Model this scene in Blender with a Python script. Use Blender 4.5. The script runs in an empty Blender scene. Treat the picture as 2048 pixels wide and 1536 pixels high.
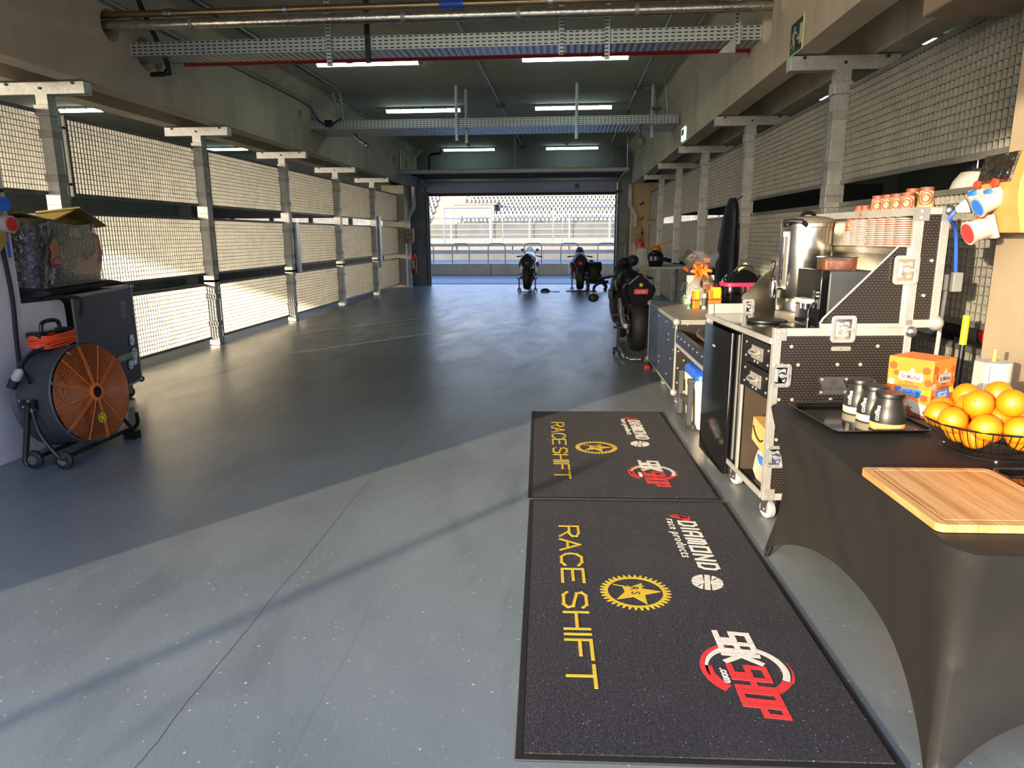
import bpy, math, random
from math import sin, cos, pi, radians as rad
from mathutils import Vector as V, Matrix as Mx
from mathutils.geometry import tessellate_polygon
random.seed(7)
SC = bpy.context.scene
COL = SC.collection
# ------------------------------------------------------------ mesh helpers
def T3(x=0, y=0, z=0): return Mx.Translation((x, y, z))
def RX(a): return Mx.Rotation(a, 4, 'X')
def RY(a): return Mx.Rotation(a, 4, 'Y')
def RZ(a): return Mx.Rotation(a, 4, 'Z')
def SCL(x, y, z): return Mx.Diagonal((x, y, z, 1))

class MB:
    def __init__(s): s.v = []; s.f = []; s.m = []
    def add(s, vs, fs, mi=0, M=None):
        o = len(s.v)
        s.v += [tuple(M @ V(p)) for p in vs] if M is not None else [tuple(p) for p in vs]
        s.f += [tuple(i + o for i in f) for f in fs]; s.m += [mi] * len(fs)
        return s
    def box(s, x0, x1, y0, y1, z0, z1, mi=0, M=None):
        vs = [(x0,y0,z0),(x1,y0,z0),(x1,y1,z0),(x0,y1,z0),(x0,y0,z1),(x1,y0,z1),(x1,y1,z1),(x0,y1,z1)]
        return s.add(vs, [(3,2,1,0),(4,5,6,7),(0,1,5,4),(1,2,6,5),(2,3,7,6),(3,0,4,7)], mi, M)
    def cbox(s, c, d, mi=0, M=None, R=None):
        m = T3(*c) @ (R if R is not None else Mx.Identity(4))
        if M is not None: m = M @ m
        return s.box(-d[0]/2, d[0]/2, -d[1]/2, d[1]/2, -d[2]/2, d[2]/2, mi, m)
    def loft(s, rings, mi=0, caps=True, M=None, loop=False):
        n = len(rings[0]); vs = [p for r in rings for p in r]; fs = []
        k = len(rings)
        for a in range(k if loop else k - 1):
            b = (a + 1) % k
            for i in range(n):
                j = (i + 1) % n
                fs.append((a*n+i, a*n+j, b*n+j, b*n+i))
        if caps and not loop: fs += [tuple(range(n-1, -1, -1)), tuple(range((k-1)*n, k*n))]
        return s.add(vs, fs, mi, M)
    def tube(s, pts, r, n=8, mi=0, M=None, closed=False, caps=True):
        P = [V(p) for p in pts]; k = len(P); R = r if isinstance(r, (list, tuple)) else [r]*k
        rings = []; nrm = None
        for i in range(k):
            if closed: t = P[(i+1) % k] - P[i-1]
            else: t = P[min(i+1, k-1)] - P[max(i-1, 0)]
            t.normalize()
            if nrm is None:
                a = V((0,0,1)) if abs(t.z) < .9 else V((1,0,0))
                nrm = t.cross(a).normalized()
            else:
                nrm = (nrm - t * nrm.dot(t)).normalized()
            b = t.cross(nrm)
            rings.append([tuple(P[i] + (nrm*cos(2*pi*q/n) + b*sin(2*pi*q/n)) * R[i]) for q in range(n)])
        return s.loft(rings, mi, caps, M, closed)
    def cyl(s, p0, p1, r, r1=None, n=16, mi=0, M=None): return s.tube([p0, p1], [r, r if r1 is None else r1], n, mi, M)
    def lathe(s, prof, n=24, mi=0, M=None, caps=True):
        rings = [[(r*cos(2*pi*q/n), r*sin(2*pi*q/n), z) for q in range(n)] for r, z in prof]
        return s.loft(rings, mi, caps, M)
    def ring(s, prof, n=40, mi=0, M=None):   # closed profile (r,z) revolved
        k = len(prof)
        rings = [[(r*cos(2*pi*q/n), r*sin(2*pi*q/n), z) for r, z in prof] for q in range(n)]
        return s.loft(rings, mi, False, M, True)
    def ball(s, c, r, n=16, m=10, mi=0, M=None):
        if not isinstance(r, (tuple, list)): r = (r, r, r)
        rings = []
        for a in range(m + 1):
            th = pi * (a + .02 if a == 0 else (a - .02 if a == m else a)) / m
            rings.append([(c[0]+r[0]*sin(th)*cos(2*pi*q/n), c[1]+r[1]*sin(th)*sin(2*pi*q/n), c[2]-r[2]*cos(th)) for q in range(n)])
        return s.loft(rings, mi, True, M)
    def prism(s, poly, h0, h1, mi=0, M=None, holes=()):
        loops = [list(poly)] + [list(h) for h in holes]
        flat = [p for l in loops for p in l]; n = len(flat)
        tris = tessellate_polygon([[V((p[0], p[1], 0)) for p in l] for l in loops])
        fs = []
        for t in tris:
            a, b, c = (flat[i] for i in t)
            cr = (b[0]-a[0])*(c[1]-a[1]) - (b[1]-a[1])*(c[0]-a[0])
            t = tuple(t) if cr > 0 else tuple(reversed(t))
            fs.append(tuple(i + n for i in t)); fs.append(tuple(reversed(t)))
        o = 0
        for li, l in enumerate(loops):
            k = len(l); ar = sum(l[i][0]*l[(i+1) % k][1] - l[(i+1) % k][0]*l[i][1] for i in range(k))
            for i in range(k):
                j = (i+1) % k; q = (o+i, o+j, o+j+n, o+i+n)
                if (ar > 0) != (li == 0): q = q[::-1]
                fs.append(q)
            o += k
        return s.add([(p[0], p[1], h0) for p in flat] + [(p[0], p[1], h1) for p in flat], fs, mi, M)
    def text(s, st, size, M, mi=0, ext=.0008, shear=0, off=0, sx=1, sp=1, ax='LEFT'):
        c = bpy.data.curves.new('t', 'FONT'); c.body = st; c.size = size; c.extrude = ext / 2
        c.shear = shear; c.offset = off; c.space_character = sp; c.align_x = ax; c.resolution_u = 3
        o = bpy.data.objects.new('t', c); COL.objects.link(o)
        bpy.context.view_layer.update()
        me = bpy.data.meshes.new_from_object(o)
        s.add([v.co[:] for v in me.vertices], [tuple(p.vertices) for p in me.polygons], mi, M @ SCL(sx, 1, 1) @ T3(0, 0, ext/2))
        bpy.data.objects.remove(o); bpy.data.curves.remove(c); bpy.data.meshes.remove(me)
        return s
    def build(s, name, mats, parent=None, bev=0, smooth=38, loc=None, seg=2):
        me = bpy.data.meshes.new(name); me.from_pydata(s.v, [], s.f)
        if not isinstance(mats, (list, tuple)): mats = [mats]
        for m in mats: me.materials.append(m)
        if len(mats) > 1: me.polygons.foreach_set('material_index', s.m)
        if smooth:
            me.shade_smooth()
            try: me.set_sharp_from_angle(angle=rad(smooth))
            except Exception: pass
        me.update()
        o = bpy.data.objects.new(name, me); COL.objects.link(o)
        if parent is not None: o.parent = parent
        if loc is not None: o.location = loc
        if bev:
            b = o.modifiers.new('b', 'BEVEL'); b.width = bev; b.segments = seg; b.limit_method = 'ANGLE'; b.angle_limit = rad(40)
        return o

GL = {'S': [[(1,.84),(.82,1),(.2,1),(0,.82),(.08,.6),(.92,.4),(1,.18),(.8,0),(.18,0),(0,.16)]], 'C': [[(1,.84),(.76,1),(.3,1),(.06,.78),(0,.5),(.06,.22),(.3,0),(.76,0),(1,.16)]],
 'R': [[(0,0),(0,1),(.72,1),(1,.88),(1,.64),(.72,.5),(0,.5)],[(.5,.5),(1,0)]], 'A': [[(0,0),(.5,1),(1,0)],[(.2,.36),(.8,.36)]], 'E': [[(1,1),(0,1),(0,0),(1,0)],[(0,.5),(.85,.5)]],
 'H': [[(0,0),(0,1)],[(1,0),(1,1)],[(0,.5),(1,.5)]], 'I': [[(0,0),(0,1)]], 'F': [[(0,0),(0,1),(1,1)],[(0,.55),(.8,.55)]], 'T': [[(0,1),(1,1)],[(.5,0),(.5,1)]],
 's': [[(1,1),(0,1),(0,.5),(1,.5),(1,0),(0,0)]], 'B': [[(0,0),(0,1),(.9,1),(1,.9),(1,.6),(.85,.5),(0,.5)],[(.85,.5),(1,.4),(1,.1),(.9,0),(0,0)]], 'K': [[(0,0),(0,1)],[(1,1),(.1,.5),(1,0)]],
 'O': [[(0,0),(0,1),(1,1),(1,0),(0,0)]], 'P': [[(0,0),(0,1),(1,1),(1,.45),(0,.45)]], 'D': [[(0,0),(0,1),(.7,1),(1,.78),(1,.22),(.7,0),(0,0)]], 'N': [[(0,0),(0,1),(1,0),(1,1)]],
 'M': [[(0,0),(0,.85),(.15,1),(.85,1),(1,.85),(1,0)],[(.5,1),(.5,.08)]], 'a': [[(0,0),(0,.8),(.2,1),(1,1),(1,0)],[(0,.42),(1,.42)]]}
def strokes(b, st, Mt, w, h, gap, th, shear=0, ext=.0012):
    x = 0; nseg = 0
    for ch in st:
        if ch == ' ': x += w*.45; continue
        for pl in GL[ch]:
            P = [(x + p[0]*w + shear*p[1]*h, p[1]*h) for p in pl]
            for (x0, y0), (x1, y1) in zip(P, P[1:]):
                d = math.hypot(x1-x0, y1-y0); ux, uy = (x1-x0)/d*th/2, (y1-y0)/d*th/2
                nseg += 1; b.prism([(x0-ux-uy, y0-uy+ux), (x0-ux+uy, y0-uy-ux), (x1+ux+uy, y1+uy-ux), (x1+ux-uy, y1+uy+ux)], 0, ext + .00012*(nseg % 7), 0, Mt)
        x += (0 if ch == 'I' else w) + gap
    return b
def tag(o, label=None, cat=None, group=None, kind=None):
    if label: o['label'] = label
    if cat: o['category'] = cat
    if group: o['group'] = group
    if kind: o['kind'] = kind
    return o
def thing(name, label, cat, loc=(0,0,0), rz=0, group=None):
    o = bpy.data.objects.new(name, None); COL.objects.link(o); o.empty_display_size = .05
    o.location = loc; o.rotation_euler = (0, 0, rz)
    return tag(o, label, cat, group)
def struct(name, mb, m, bev=0): return tag(mb.build(name, m, bev=bev), kind='structure')
def dup(root, loc=None, rz=None, label=None, group=None, scale=None):
    r = root.copy(); COL.objects.link(r)
    if loc is not None: r.location = loc
    if rz is not None: r.rotation_euler = (0, 0, rz)
    if scale is not None: r.scale = scale
    tag(r, label, None, group)
    for ch in root.children:
        c = ch.copy(); COL.objects.link(c); c.parent = r
        for g in ch.children:
            d = g.copy(); COL.objects.link(d); d.parent = c
    return r
def circ(cx, cy, r, n=24, a0=0): return [(cx + r*cos(a0 + 2*pi*i/n), cy + r*sin(a0 + 2*pi*i/n)) for i in range(n)]
def rrect(x0, x1, y0, y1, r, n=5):
    out = []
    for cx, cy, a in ((x1-r, y1-r, 0), (x0+r, y1-r, 90), (x0+r, y0+r, 180), (x1-r, y0+r, 270)):
        out += [(cx + r*cos(rad(a + 90*i/n)), cy + r*sin(rad(a + 90*i/n))) for i in range(n + 1)]
    return out
def arcband(r0, r1, a0, a1, n=20, cx=0, cy=0, taper=0):
    A = [rad(a0 + (a1-a0)*i/n) for i in range(n+1)]
    w = [1 - taper * (i/n) for i in range(n+1)]
    return [(cx + r1*cos(a), cy + r1*sin(a)) for a in A] + [(cx + (r1-(r1-r0)*w[i])*cos(A[i]), cy + (r1-(r1-r0)*w[i])*sin(A[i])) for i in range(n, -1, -1)]
def star(cx, cy, R, r, k=5, a0=90):
    return [(cx + (R if i % 2 == 0 else r)*cos(rad(a0 + 180*i/k)), cy + (R if i % 2 == 0 else r)*sin(rad(a0 + 180*i/k))) for i in range(2*k)]
def bez(p, n=12):   # catmull-rom through points
    P = [V(q) for q in p]; P = [P[0]*2 - P[1]] + P + [P[-1]*2 - P[-2]]; out = []
    for i in range(1, len(P)-2):
        for k in range(n):
            t = k/n; a, b, c, d = P[i-1], P[i], P[i+1], P[i+2]
            out.append(tuple(.5*((2*b) + (c-a)*t + (2*a-5*b+4*c-d)*t*t + (3*b-a-3*c+d)*t**3)))
    out.append(tuple(P[-2])); return out
def sring(y, hw, z0, z1, n=16, p=2.6, tw=1., x0=0):   # superellipse ring in the xz plane at y; tw narrows the top
    out = []
    for i in range(n):
        a = 2*pi*i/n; c, q = cos(a), sin(a)
        x = abs(c)**(2/p)*(1 if c >= 0 else -1); z = abs(q)**(2/p)*(1 if q >= 0 else -1)
        out.append((x0 + hw*x*(1 + (tw-1)*(z+1)/2), y, (z0+z1)/2 + (z1-z0)/2*z))
    return out
# ------------------------------------------------------------ materials
def lin(c): return tuple((x/255/12.92 if x <= 10 else ((x/255+.055)/1.055)**2.4) for x in c)
class NT:
    def __init__(s, name):
        s.m = bpy.data.materials.new(name); s.m.use_nodes = True; s.t = s.m.node_tree; s.b = s.t.nodes['Principled BSDF']
        s.tc = None
    def n(s, ty, **k):
        q = s.t.nodes.new(ty)
        for a, b in k.items():
            if a in q.inputs: s.set(q.inputs[a], b)
            else: setattr(q, a, b)
        return q
    def set(s, sock, v):
        if isinstance(v, bpy.types.NodeSocket): s.t.links.new(v, sock)
        else: sock.default_value = v
    def co(s):
        if not s.tc: s.tc = s.n('ShaderNodeTexCoord')
        return s.tc.outputs['Object']
    def math(s, op, a, b=0, c=0):
        q = s.t.nodes.new('ShaderNodeMath'); q.operation = op
        for i, v in enumerate((a, b, c)): s.set(q.inputs[i], v)
        return q.outputs[0]
    def noise(s, scale, det=3, vec=None, dist=0, rough=.55):
        q = s.n('ShaderNodeTexNoise'); q.inputs['Scale'].default_value = scale; q.inputs['Detail'].default_value = det
        q.inputs['Roughness'].default_value = rough; q.inputs['Distortion'].default_value = dist
        s.set(q.inputs['Vector'], vec if vec is not None else s.co()); return q.outputs['Fac']
    def vec(s, sx, sy, sz):
        q = s.n('ShaderNodeMapping'); q.inputs['Scale'].default_value = (sx, sy, sz); s.set(q.inputs['Vector'], s.co()); return q.outputs[0]
    def ramp(s, f, stops):
        q = s.n('ShaderNodeValToRGB'); s.set(q.inputs[0], f); e = q.color_ramp.elements
        while len(e) < len(stops): e.new(.5)
        for x, (p, c) in zip(e, stops): x.position = p; x.color = (*c, 1) if len(c) == 3 else c
        return q.outputs[0]
    def mix(s, f, a, b):
        q = s.n('ShaderNodeMix'); q.data_type = 'RGBA'; s.set(q.inputs[0], f)
        for i, v in ((6, a), (7, b)): s.set(q.inputs[i], (*v, 1) if isinstance(v, tuple) and len(v) == 3 else v)
        return q.outputs[2]
    def bump(s, h, strength=.3, dist=.01):
        q = s.n('ShaderNodeBump'); q.inputs['Strength'].default_value = strength; q.inputs['Distance'].default_value = dist
        s.set(q.inputs['Height'], h); s.set(s.b.inputs['Normal'], q.outputs[0])
    def fin(s, **k):
        for a, v in k.items(): s.set(s.b.inputs[a], (*v, 1) if isinstance(v, tuple) and len(v) == 3 else v)
        return s.m
M = {}
def mat(name, col, rough=.5, metal=0, var=.12, vs=6, bump=0, bs=60, emit=0, alpha=1, trans=0, coat=0, spec=.5, rv=.08):
    if max(col) > 1: col = lin(col)
    t = NT(name)
    if var:
        f = t.noise(vs, 4)
        c = t.mix(t.ramp(f, [(.3, (0,0,0)), (.7, (1,1,1))]), tuple(x*(1-var) for x in col), tuple(min(1, x*(1+var)) for x in col))
        t.fin(**{'Base Color': c}); t.set(t.b.inputs['Roughness'], t.math('MULTIPLY_ADD', f, rv*2, max(.02, rough - rv)))
    else: t.fin(**{'Base Color': col, 'Roughness': rough})
    t.fin(**{'Metallic': metal, 'Alpha': alpha, 'Transmission Weight': trans, 'Coat Weight': coat, 'Specular IOR Level': spec})
    if emit: t.fin(**{'Emission Color': col, 'Emission Strength': emit})
    if bump: t.bump(t.noise(bs, 3), bump, .004)
    M[name] = t.m; return t.m

def concrete(name, a, b, rough=.8, st=1.0):
    t = NT(name); f = t.noise(1.3, 6, None, .4); g = t.noise(4, 5, t.vec(1, 1, .12), .3); h = t.noise(60, 3)
    c = t.mix(t.ramp(f, [(.3, (0,0,0)), (.7, (1,1,1))]), lin(a), lin(b))
    c = t.mix(t.math('MULTIPLY', t.ramp(g, [(.5, (0,0,0)), (.75, (1,1,1))]), .35*st), c, tuple(x*.55 for x in lin(a)))
    t.fin(**{'Base Color': c, 'Roughness': rough}); t.bump(t.math('ADD', h, t.math('MULTIPLY', f, 2)), .25, .006)
    M[name] = t.m
concrete('concrete', (186,173,148), (212,198,172))
concrete('concrete_tan', (138,122,98), (156,139,112))
concrete('pillar_ochre', (176,150,108), (196,170,126))
concrete('ceiling_paint', (178,174,158), (196,191,174), .85, .5)
concrete('grey_wall', (110,112,108), (128,130,124), .8, .4)
concrete('asphalt', (92,92,94), (112,112,112), .9, 0)
concrete('kerb', (200,176,140), (222,200,164), .85, .8)
concrete('stand_concrete', (126,121,110), (146,140,129), .85, .6)
def white_paint():
    t = NT('white_paint'); f = t.noise(3, 5, None, .5); g = t.noise(14, 6, t.vec(1, 1, .5), 1.2)
    c = t.mix(t.ramp(f, [(.35, (0,0,0)), (.65, (1,1,1))]), lin((196,186,186)), lin((218,208,206)))
    c = t.mix(t.ramp(g, [(.66, (0,0,0)), (.78, (.7,.7,.7))]), c, lin((120,112,108)))
    t.fin(**{'Base Color': c, 'Roughness': .6}); t.bump(t.noise(40), .15, .004); M['white_paint'] = t.m
white_paint()
def floor_mat():
    t = NT('floor_epoxy'); co = t.co()
    f = t.noise(.55, 5, None, .6); g = t.noise(2.2, 6, t.vec(1, .35, 1), .9); h = t.noise(9, 5, t.vec(1, .4, 1), .6); fine = t.noise(70, 3)
    c = t.mix(t.ramp(f, [(.3, (0,0,0)), (.7, (1,1,1))]), lin((102,108,110)), lin((124,131,130)))
    c = t.mix(t.math('MULTIPLY', t.ramp(g, [(.52, (0,0,0)), (.72, (1,1,1))]), .45), c, lin((76,82,86)))
    c = t.mix(t.math('MULTIPLY', t.ramp(h, [(.62, (0,0,0)), (.75, (1,1,1))]), .3), c, lin((135,140,134)))
    sp = t.noise(60, 0)
    c = t.mix(t.ramp(sp, [(.80, (0,0,0)), (.82, (.8,.8,.8))]), c, lin((190,188,175)))
    # thin wandering cracks and joints
    s = t.n('ShaderNodeSeparateXYZ'); t.set(s.inputs[0], co); x, y = s.outputs[0], s.outputs[1]
    w = t.noise(2.6, 5, t.vec(.25, 1, 1)); mask = None
    for off, wid, wob in ((1.235, .0022, .02), (.80, .0014, .035)):
        d = t.math('ABSOLUTE', t.math('ADD', t.math('ADD', x, off), t.math('MULTIPLY', t.math('SUBTRACT', w, .5), wob*2)))
        k = t.math('LESS_THAN', d, wid); mask = k if mask is None else t.math('MAXIMUM', mask, t.math('MULTIPLY', k, .45))
    jy = t.math('LESS_THAN', t.math('ABSOLUTE', t.math('SUBTRACT', y, 6.75)), .0025)
    mask = t.math('MAXIMUM', mask, t.math('MULTIPLY', jy, .6))
    c = t.mix(t.math('MULTIPLY', mask, .75), c, lin((44,46,48)))
    t.fin(**{'Base Color': c, 'Specular IOR Level': .62})
    t.set(t.b.inputs['Roughness'], t.math('ADD', t.math('MULTIPLY', g, .16), t.math('ADD', t.math('MULTIPLY', h, .10), .20)))
    t.bump(t.math('ADD', t.math('ADD', t.math('MULTIPLY', t.noise(5, 4, t.vec(1, .5, 1)), 1.2), t.math('MULTIPLY', fine, .25)), t.math('MULTIPLY', mask, -1)), .16, .012)
    M['floor_epoxy'] = t.m
floor_mat()
def galv(name, a, b, rough=.42):
    t = NT(name); v = t.n('ShaderNodeTexVoronoi'); v.inputs['Scale'].default_value = 45; t.set(v.inputs['Vector'], t.co())
    f = t.noise(5, 5); q = t.math('ADD', t.math('MULTIPLY', v.outputs['Distance'], .5), f)
    t.fin(**{'Base Color': t.mix(t.ramp(q, [(.4, (0,0,0)), (.95, (1,1,1))]), lin(a), lin(b)), 'Metallic': .55, 'Roughness': rough}); M[name] = t.m
galv('galvanised', (150,148,142), (186,184,176))
galv('grating_steel', (140,137,127), (168,164,152), .5)
galv('frame_steel', (96,96,90), (124,122,114), .5)
def pattern(name, base, dark, bw, bh, mort, rough=.5, metal=0, bump=0, off=.5, invert=False):
    t = NT(name); s = t.n('ShaderNodeSeparateXYZ'); t.set(s.inputs[0], t.co())
    cb = t.n('ShaderNodeCombineXYZ'); t.set(cb.inputs[0], t.math('ADD', s.outputs[0], s.outputs[1])); t.set(cb.inputs[1], s.outputs[2])
    k = t.n('ShaderNodeTexBrick'); t.set(k.inputs['Vector'], cb.outputs[0]); k.offset = off; k.squash = 1
    k.inputs['Scale'].default_value = 1; k.inputs['Brick Width'].default_value = bw; k.inputs['Row Height'].default_value = bh
    k.inputs['Mortar Size'].default_value = mort; k.inputs['Mortar Smooth'].default_value = .3; k.inputs['Bias'].default_value = 0
    f = k.outputs['Fac']
    t.fin(**{'Base Color': t.mix(f, lin(dark if invert else base), lin(base if invert else dark)), 'Roughness': rough, 'Metallic': metal})
    if bump: t.bump(f, bump, .003)
    M[name] = t.m
pattern('honeycomb', (54,45,38), (15,13,11), .019, .0135, .0034, .42, 0, -1)
pattern('blue_sheen_mesh', (38,40,44), (24,25,28), .008, .006, .0012, .3, 0, -.3)  # faint blue sheen on the case front is put into the colour
pattern('slotted_steel', (190,196,188), (28,30,30), .062, .034, .0118, .45, .5, 0, 0, True)
M['slotted_steel'].node_tree.nodes['Brick Texture'].inputs['Mortar Smooth'].default_value = .02
def ribbed():
    t = NT('ribbed_steel'); s = t.n('ShaderNodeSeparateXYZ'); t.set(s.inputs[0], t.co())
    w = t.math('SINE', t.math('MULTIPLY', s.outputs[0], 2*pi/.07))
    t.fin(**{'Base Color': t.mix(t.ramp(w, [(0, (0,0,0)), (.6, (1,1,1))]), lin((150,154,158)), lin((205,206,205))), 'Metallic': .75, 'Roughness': .32}); t.bump(w, .6, .006); M['ribbed_steel'] = t.m
ribbed()
def carpet():
    t = NT('carpet'); f = t.noise(190, 2); g = t.noise(2.5, 5, None, .6); k = t.noise(85, 4, None, 0, .8); lint = t.noise(150, 0)
    c = t.mix(t.ramp(k, [(.38, (0,0,0)), (.64, (1,1,1))]), lin((13,11,13)), lin((52,47,50)))
    c = t.mix(t.math('MULTIPLY', t.ramp(g, [(.5, (0,0,0)), (.8, (1,1,1))]), .35), c, lin((62,54,57)))
    c = t.mix(t.ramp(lint, [(.79, (0,0,0)), (.83, (.8,.8,.8))]), c, lin((170,160,158)))
    t.fin(**{'Base Color': c, 'Roughness': .95, 'Specular IOR Level': .15, 'Sheen Weight': .08}); t.bump(f, .9, .01); M['carpet'] = t.m
carpet()
def wood():
    t = NT('bamboo'); g = t.noise(6, 6, t.vec(18, 1.2, 6), .4)
    s = t.n('ShaderNodeSeparateXYZ'); t.set(s.inputs[0], t.co())
    st = t.n('ShaderNodeTexWhiteNoise'); st.noise_dimensions = '1D'; t.set(st.inputs['W'], t.math('FLOOR', t.math('MULTIPLY', s.outputs[0], 40)))
    q = t.math('ADD', t.math('MULTIPLY', g, .75), t.math('MULTIPLY', st.outputs[0], .3))
    ed = t.math('LESS_THAN', t.math('FRACT', t.math('MULTIPLY', s.outputs[0], 40)), .035)
    c = t.ramp(q, [(.3, lin((160,112,64))), (.55, lin((188,142,88))), (.8, lin((204,162,108)))])
    c = t.mix(t.math('MULTIPLY', ed, .5), c, lin((140,90,44)))
    t.fin(**{'Base Color': c, 'Roughness': .42}); M['bamboo'] = t.m
wood()
def orange():
    t = NT('orange_peel'); f = t.noise(7, 3)
    t.fin(**{'Base Color': t.mix(f, lin((226,108,8)), lin((236,130,16))), 'Roughness': .36, 'Subsurface Weight': .08})
    t.bump(t.noise(170, 2), .35, .003); M['orange_peel'] = t.m
orange()
def clearm(name, col, rough, a):
    t = NT(name); g = t.n('ShaderNodeBsdfGlossy'); g.inputs['Roughness'].default_value = rough; g.inputs['Color'].default_value = (1,1,1,1)
    tr = t.n('ShaderNodeBsdfTransparent'); tr.inputs['Color'].default_value = (*col, 1)
    n = t.noise(22, 5, None, 1.5); lw = t.n('ShaderNodeLayerWeight'); lw.inputs['Blend'].default_value = .35
    b = t.n('ShaderNodeBump'); b.inputs['Strength'].default_value = 1; b.inputs['Distance'].default_value = .02; t.set(b.inputs['Height'], n)
    t.set(g.inputs['Normal'], b.outputs[0]); t.set(lw.inputs['Normal'], b.outputs[0])
    mx = t.n('ShaderNodeMixShader'); t.set(mx.inputs[0], t.math('ADD', t.math('MULTIPLY', lw.outputs['Fresnel'], .8), a)); t.set(mx.inputs[1], tr.outputs[0]); t.set(mx.inputs[2], g.outputs[0])
    t.t.links.new(mx.outputs[0], t.t.nodes['Material Output'].inputs['Surface']); M[name] = t.m
clearm('film', (.97,.97,.97), .06, .05)
clearm('cello', (.97,.97,.97), .08, .16)
clearm('clear_plastic', (.96,.96,.97), .06, .06)
clearm('smoked', (.35,.33,.32), .1, .1)
for n_, c_, r_, m_, kw in [
    ('alu', (180,177,170), .36, .5, {}), ('alu_dull', (160,156,148), .5, .6, {}), ('steel', (196,190,178), .24, 1, dict(var=.05)), ('zinc', (168,170,172), .3, .95, dict(var=.02)), ('galv_pipe', (150,152,148), .45, .4, dict(var=.03)),
    ('chrome', (225,225,225), .12, 1, dict(var=0)), ('black_metal', (24,24,24), .4, .2, {}), ('black_plastic', (22,22,23), .4, 0, {}), ('black_gloss', (12,12,13), .12, 0, dict(var=0, coat=.3)), ('bike_black', (9,9,10), .5, 0, dict(var=0, spec=.15)),
    ('black_rubber', (26,25,24), .65, 0, dict(var=.2)), ('tyre', (34,30,27), .62, 0, dict(var=.25, vs=4)), ('black_cloth', (30,28,25), .62, 0, dict(bump=.2, bs=300, spec=.35)), ('black_board', (20,20,21), .45, 0, {}),
    ('dark_grey', (58,60,62), .5, 0, {}), ('mid_grey', (110,110,108), .6, 0, {}), ('light_grey', (160,158,154), .6, 0, {}), ('white', (172,168,158), .5, 0, dict(var=.05)), ('paper', (174,163,140), .7, 0, dict(var=.05)),
    ('fan_orange', (214,112,42), .45, 0, dict(spec=.4)), ('cord_orange', (240,84,40), .5, 0, {}), ('fan_drum', (66,68,72), .55, .1, {}), ('box_orange', (222,116,32), .5, 0, dict(var=.08, vs=9)), ('box_orange_deep', (186,72,14), .5, 0, {}),
    ('cream', (166,140,94), .6, 0, dict(var=.04)), ('brown_print_shade', (112,58,42), .6, 0, {}), ('gold', (206,172,50), .6, 0, dict(var=.15, vs=60)), ('mat_red', (206,46,44), .8, 0, dict(vs=80)), ('mat_white', (214,204,188), .85, 0, dict(vs=80)), ('mat_gold', (206,170,42), .85, 0, dict(vs=80)),
    ('red', (176,26,30), .45, 0, {}), ('red_pipe', (150,22,28), .4, 0, {}), ('pink', (190,34,76), .5, 0, {}), ('blue', (36,84,186), .4, 0, {}), ('plug_blue', (40,110,205), .4, 0, {}), ('cable_blue', (52,94,196), .45, 0, {}), ('navy', (22,24,40), .6, 0, {}),
    ('yellow', (220,196,26), .5, 0, {}), ('power_yellow', (168,136,74), .45, 0, dict(var=.04)), ('socket_white', (168,162,148), .45, 0, dict(var=.04)), ('socket_red', (204,44,44), .4, 0, {}), ('green', (50,120,66), .5, 0, {}), ('sign_green', (12,52,44), .5, 0, {}), ('sign_pale', (210,205,160), .5, 0, {}),
    ('trunking', (190,188,186), .5, 0, {}), ('cardboard', (206,152,88), .75, 0, dict(bump=.1)), ('cooler_beige', (214,196,172), .5, 0, dict(var=.04)), ('foil', (196,190,176), .28, 1, dict(bump=.9, bs=22)), ('copper', (150,128,96), .35, .9, {}), ('cork', (204,140,80), .8, 0, dict(vs=90)),
    ('beans', (140,74,34), .45, 0, dict(var=.35, vs=200)), ('skin', (190,130,100), .55, 0, {}), ('hair', (30,22,18), .6, 0, {}), ('denim', (24,28,40), .8, 0, {}), ('purple_lit_door', (112,110,134), .5, 0, dict(var=.05)), ('brake', (120,110,90), .35, .9, {}),
    ('exhaust', (120,110,100), .35, 1, {}), ('wrap_dark', (30,29,28), .5, 0, {}), ('salmon', (196,112,94), .6, 0, {}), ('amber', (206,118,36), .6, 0, {}), ('magenta', (170,44,84), .6, 0, {}), ('ochre', (120,104,50), .6, 0, {}), ('seat_grey', (150,148,144), .6, 0, {}), ('rail_white', (176,172,160), .5, 0, {}), ('glass_dark', (40,44,48), .1, 0, {}),
    ('stand_wall', (92,92,86), .8, 0, dict(var=.2, vs=.5)), ('bike_white', (222,226,232), .25, 0, dict(coat=.5)), ('bike_red', (170,30,34), .3, 0, dict(coat=.4)), ('spar', (176,174,170), .35, .7, {}), ('apr_red', (236,60,36), .4, 0, dict(var=0)), ('mint', (150,196,140), .6, 0, {}), ('urn_grey', (116,110,98), .4, .4, {}), ('brown_steel', (74,64,52), .35, .3, {}), ('latch', (196,196,194), .25, .7, dict(var=.03)),
    ]: mat(n_, c_, r_, m_, **kw)
mat('tube_light', (.72, 1.0, .93), .4, 0, var=0, emit=5.5)
mat('sign_glow', (.75, .95, .9), .5, 0, var=0, emit=.6)
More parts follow.
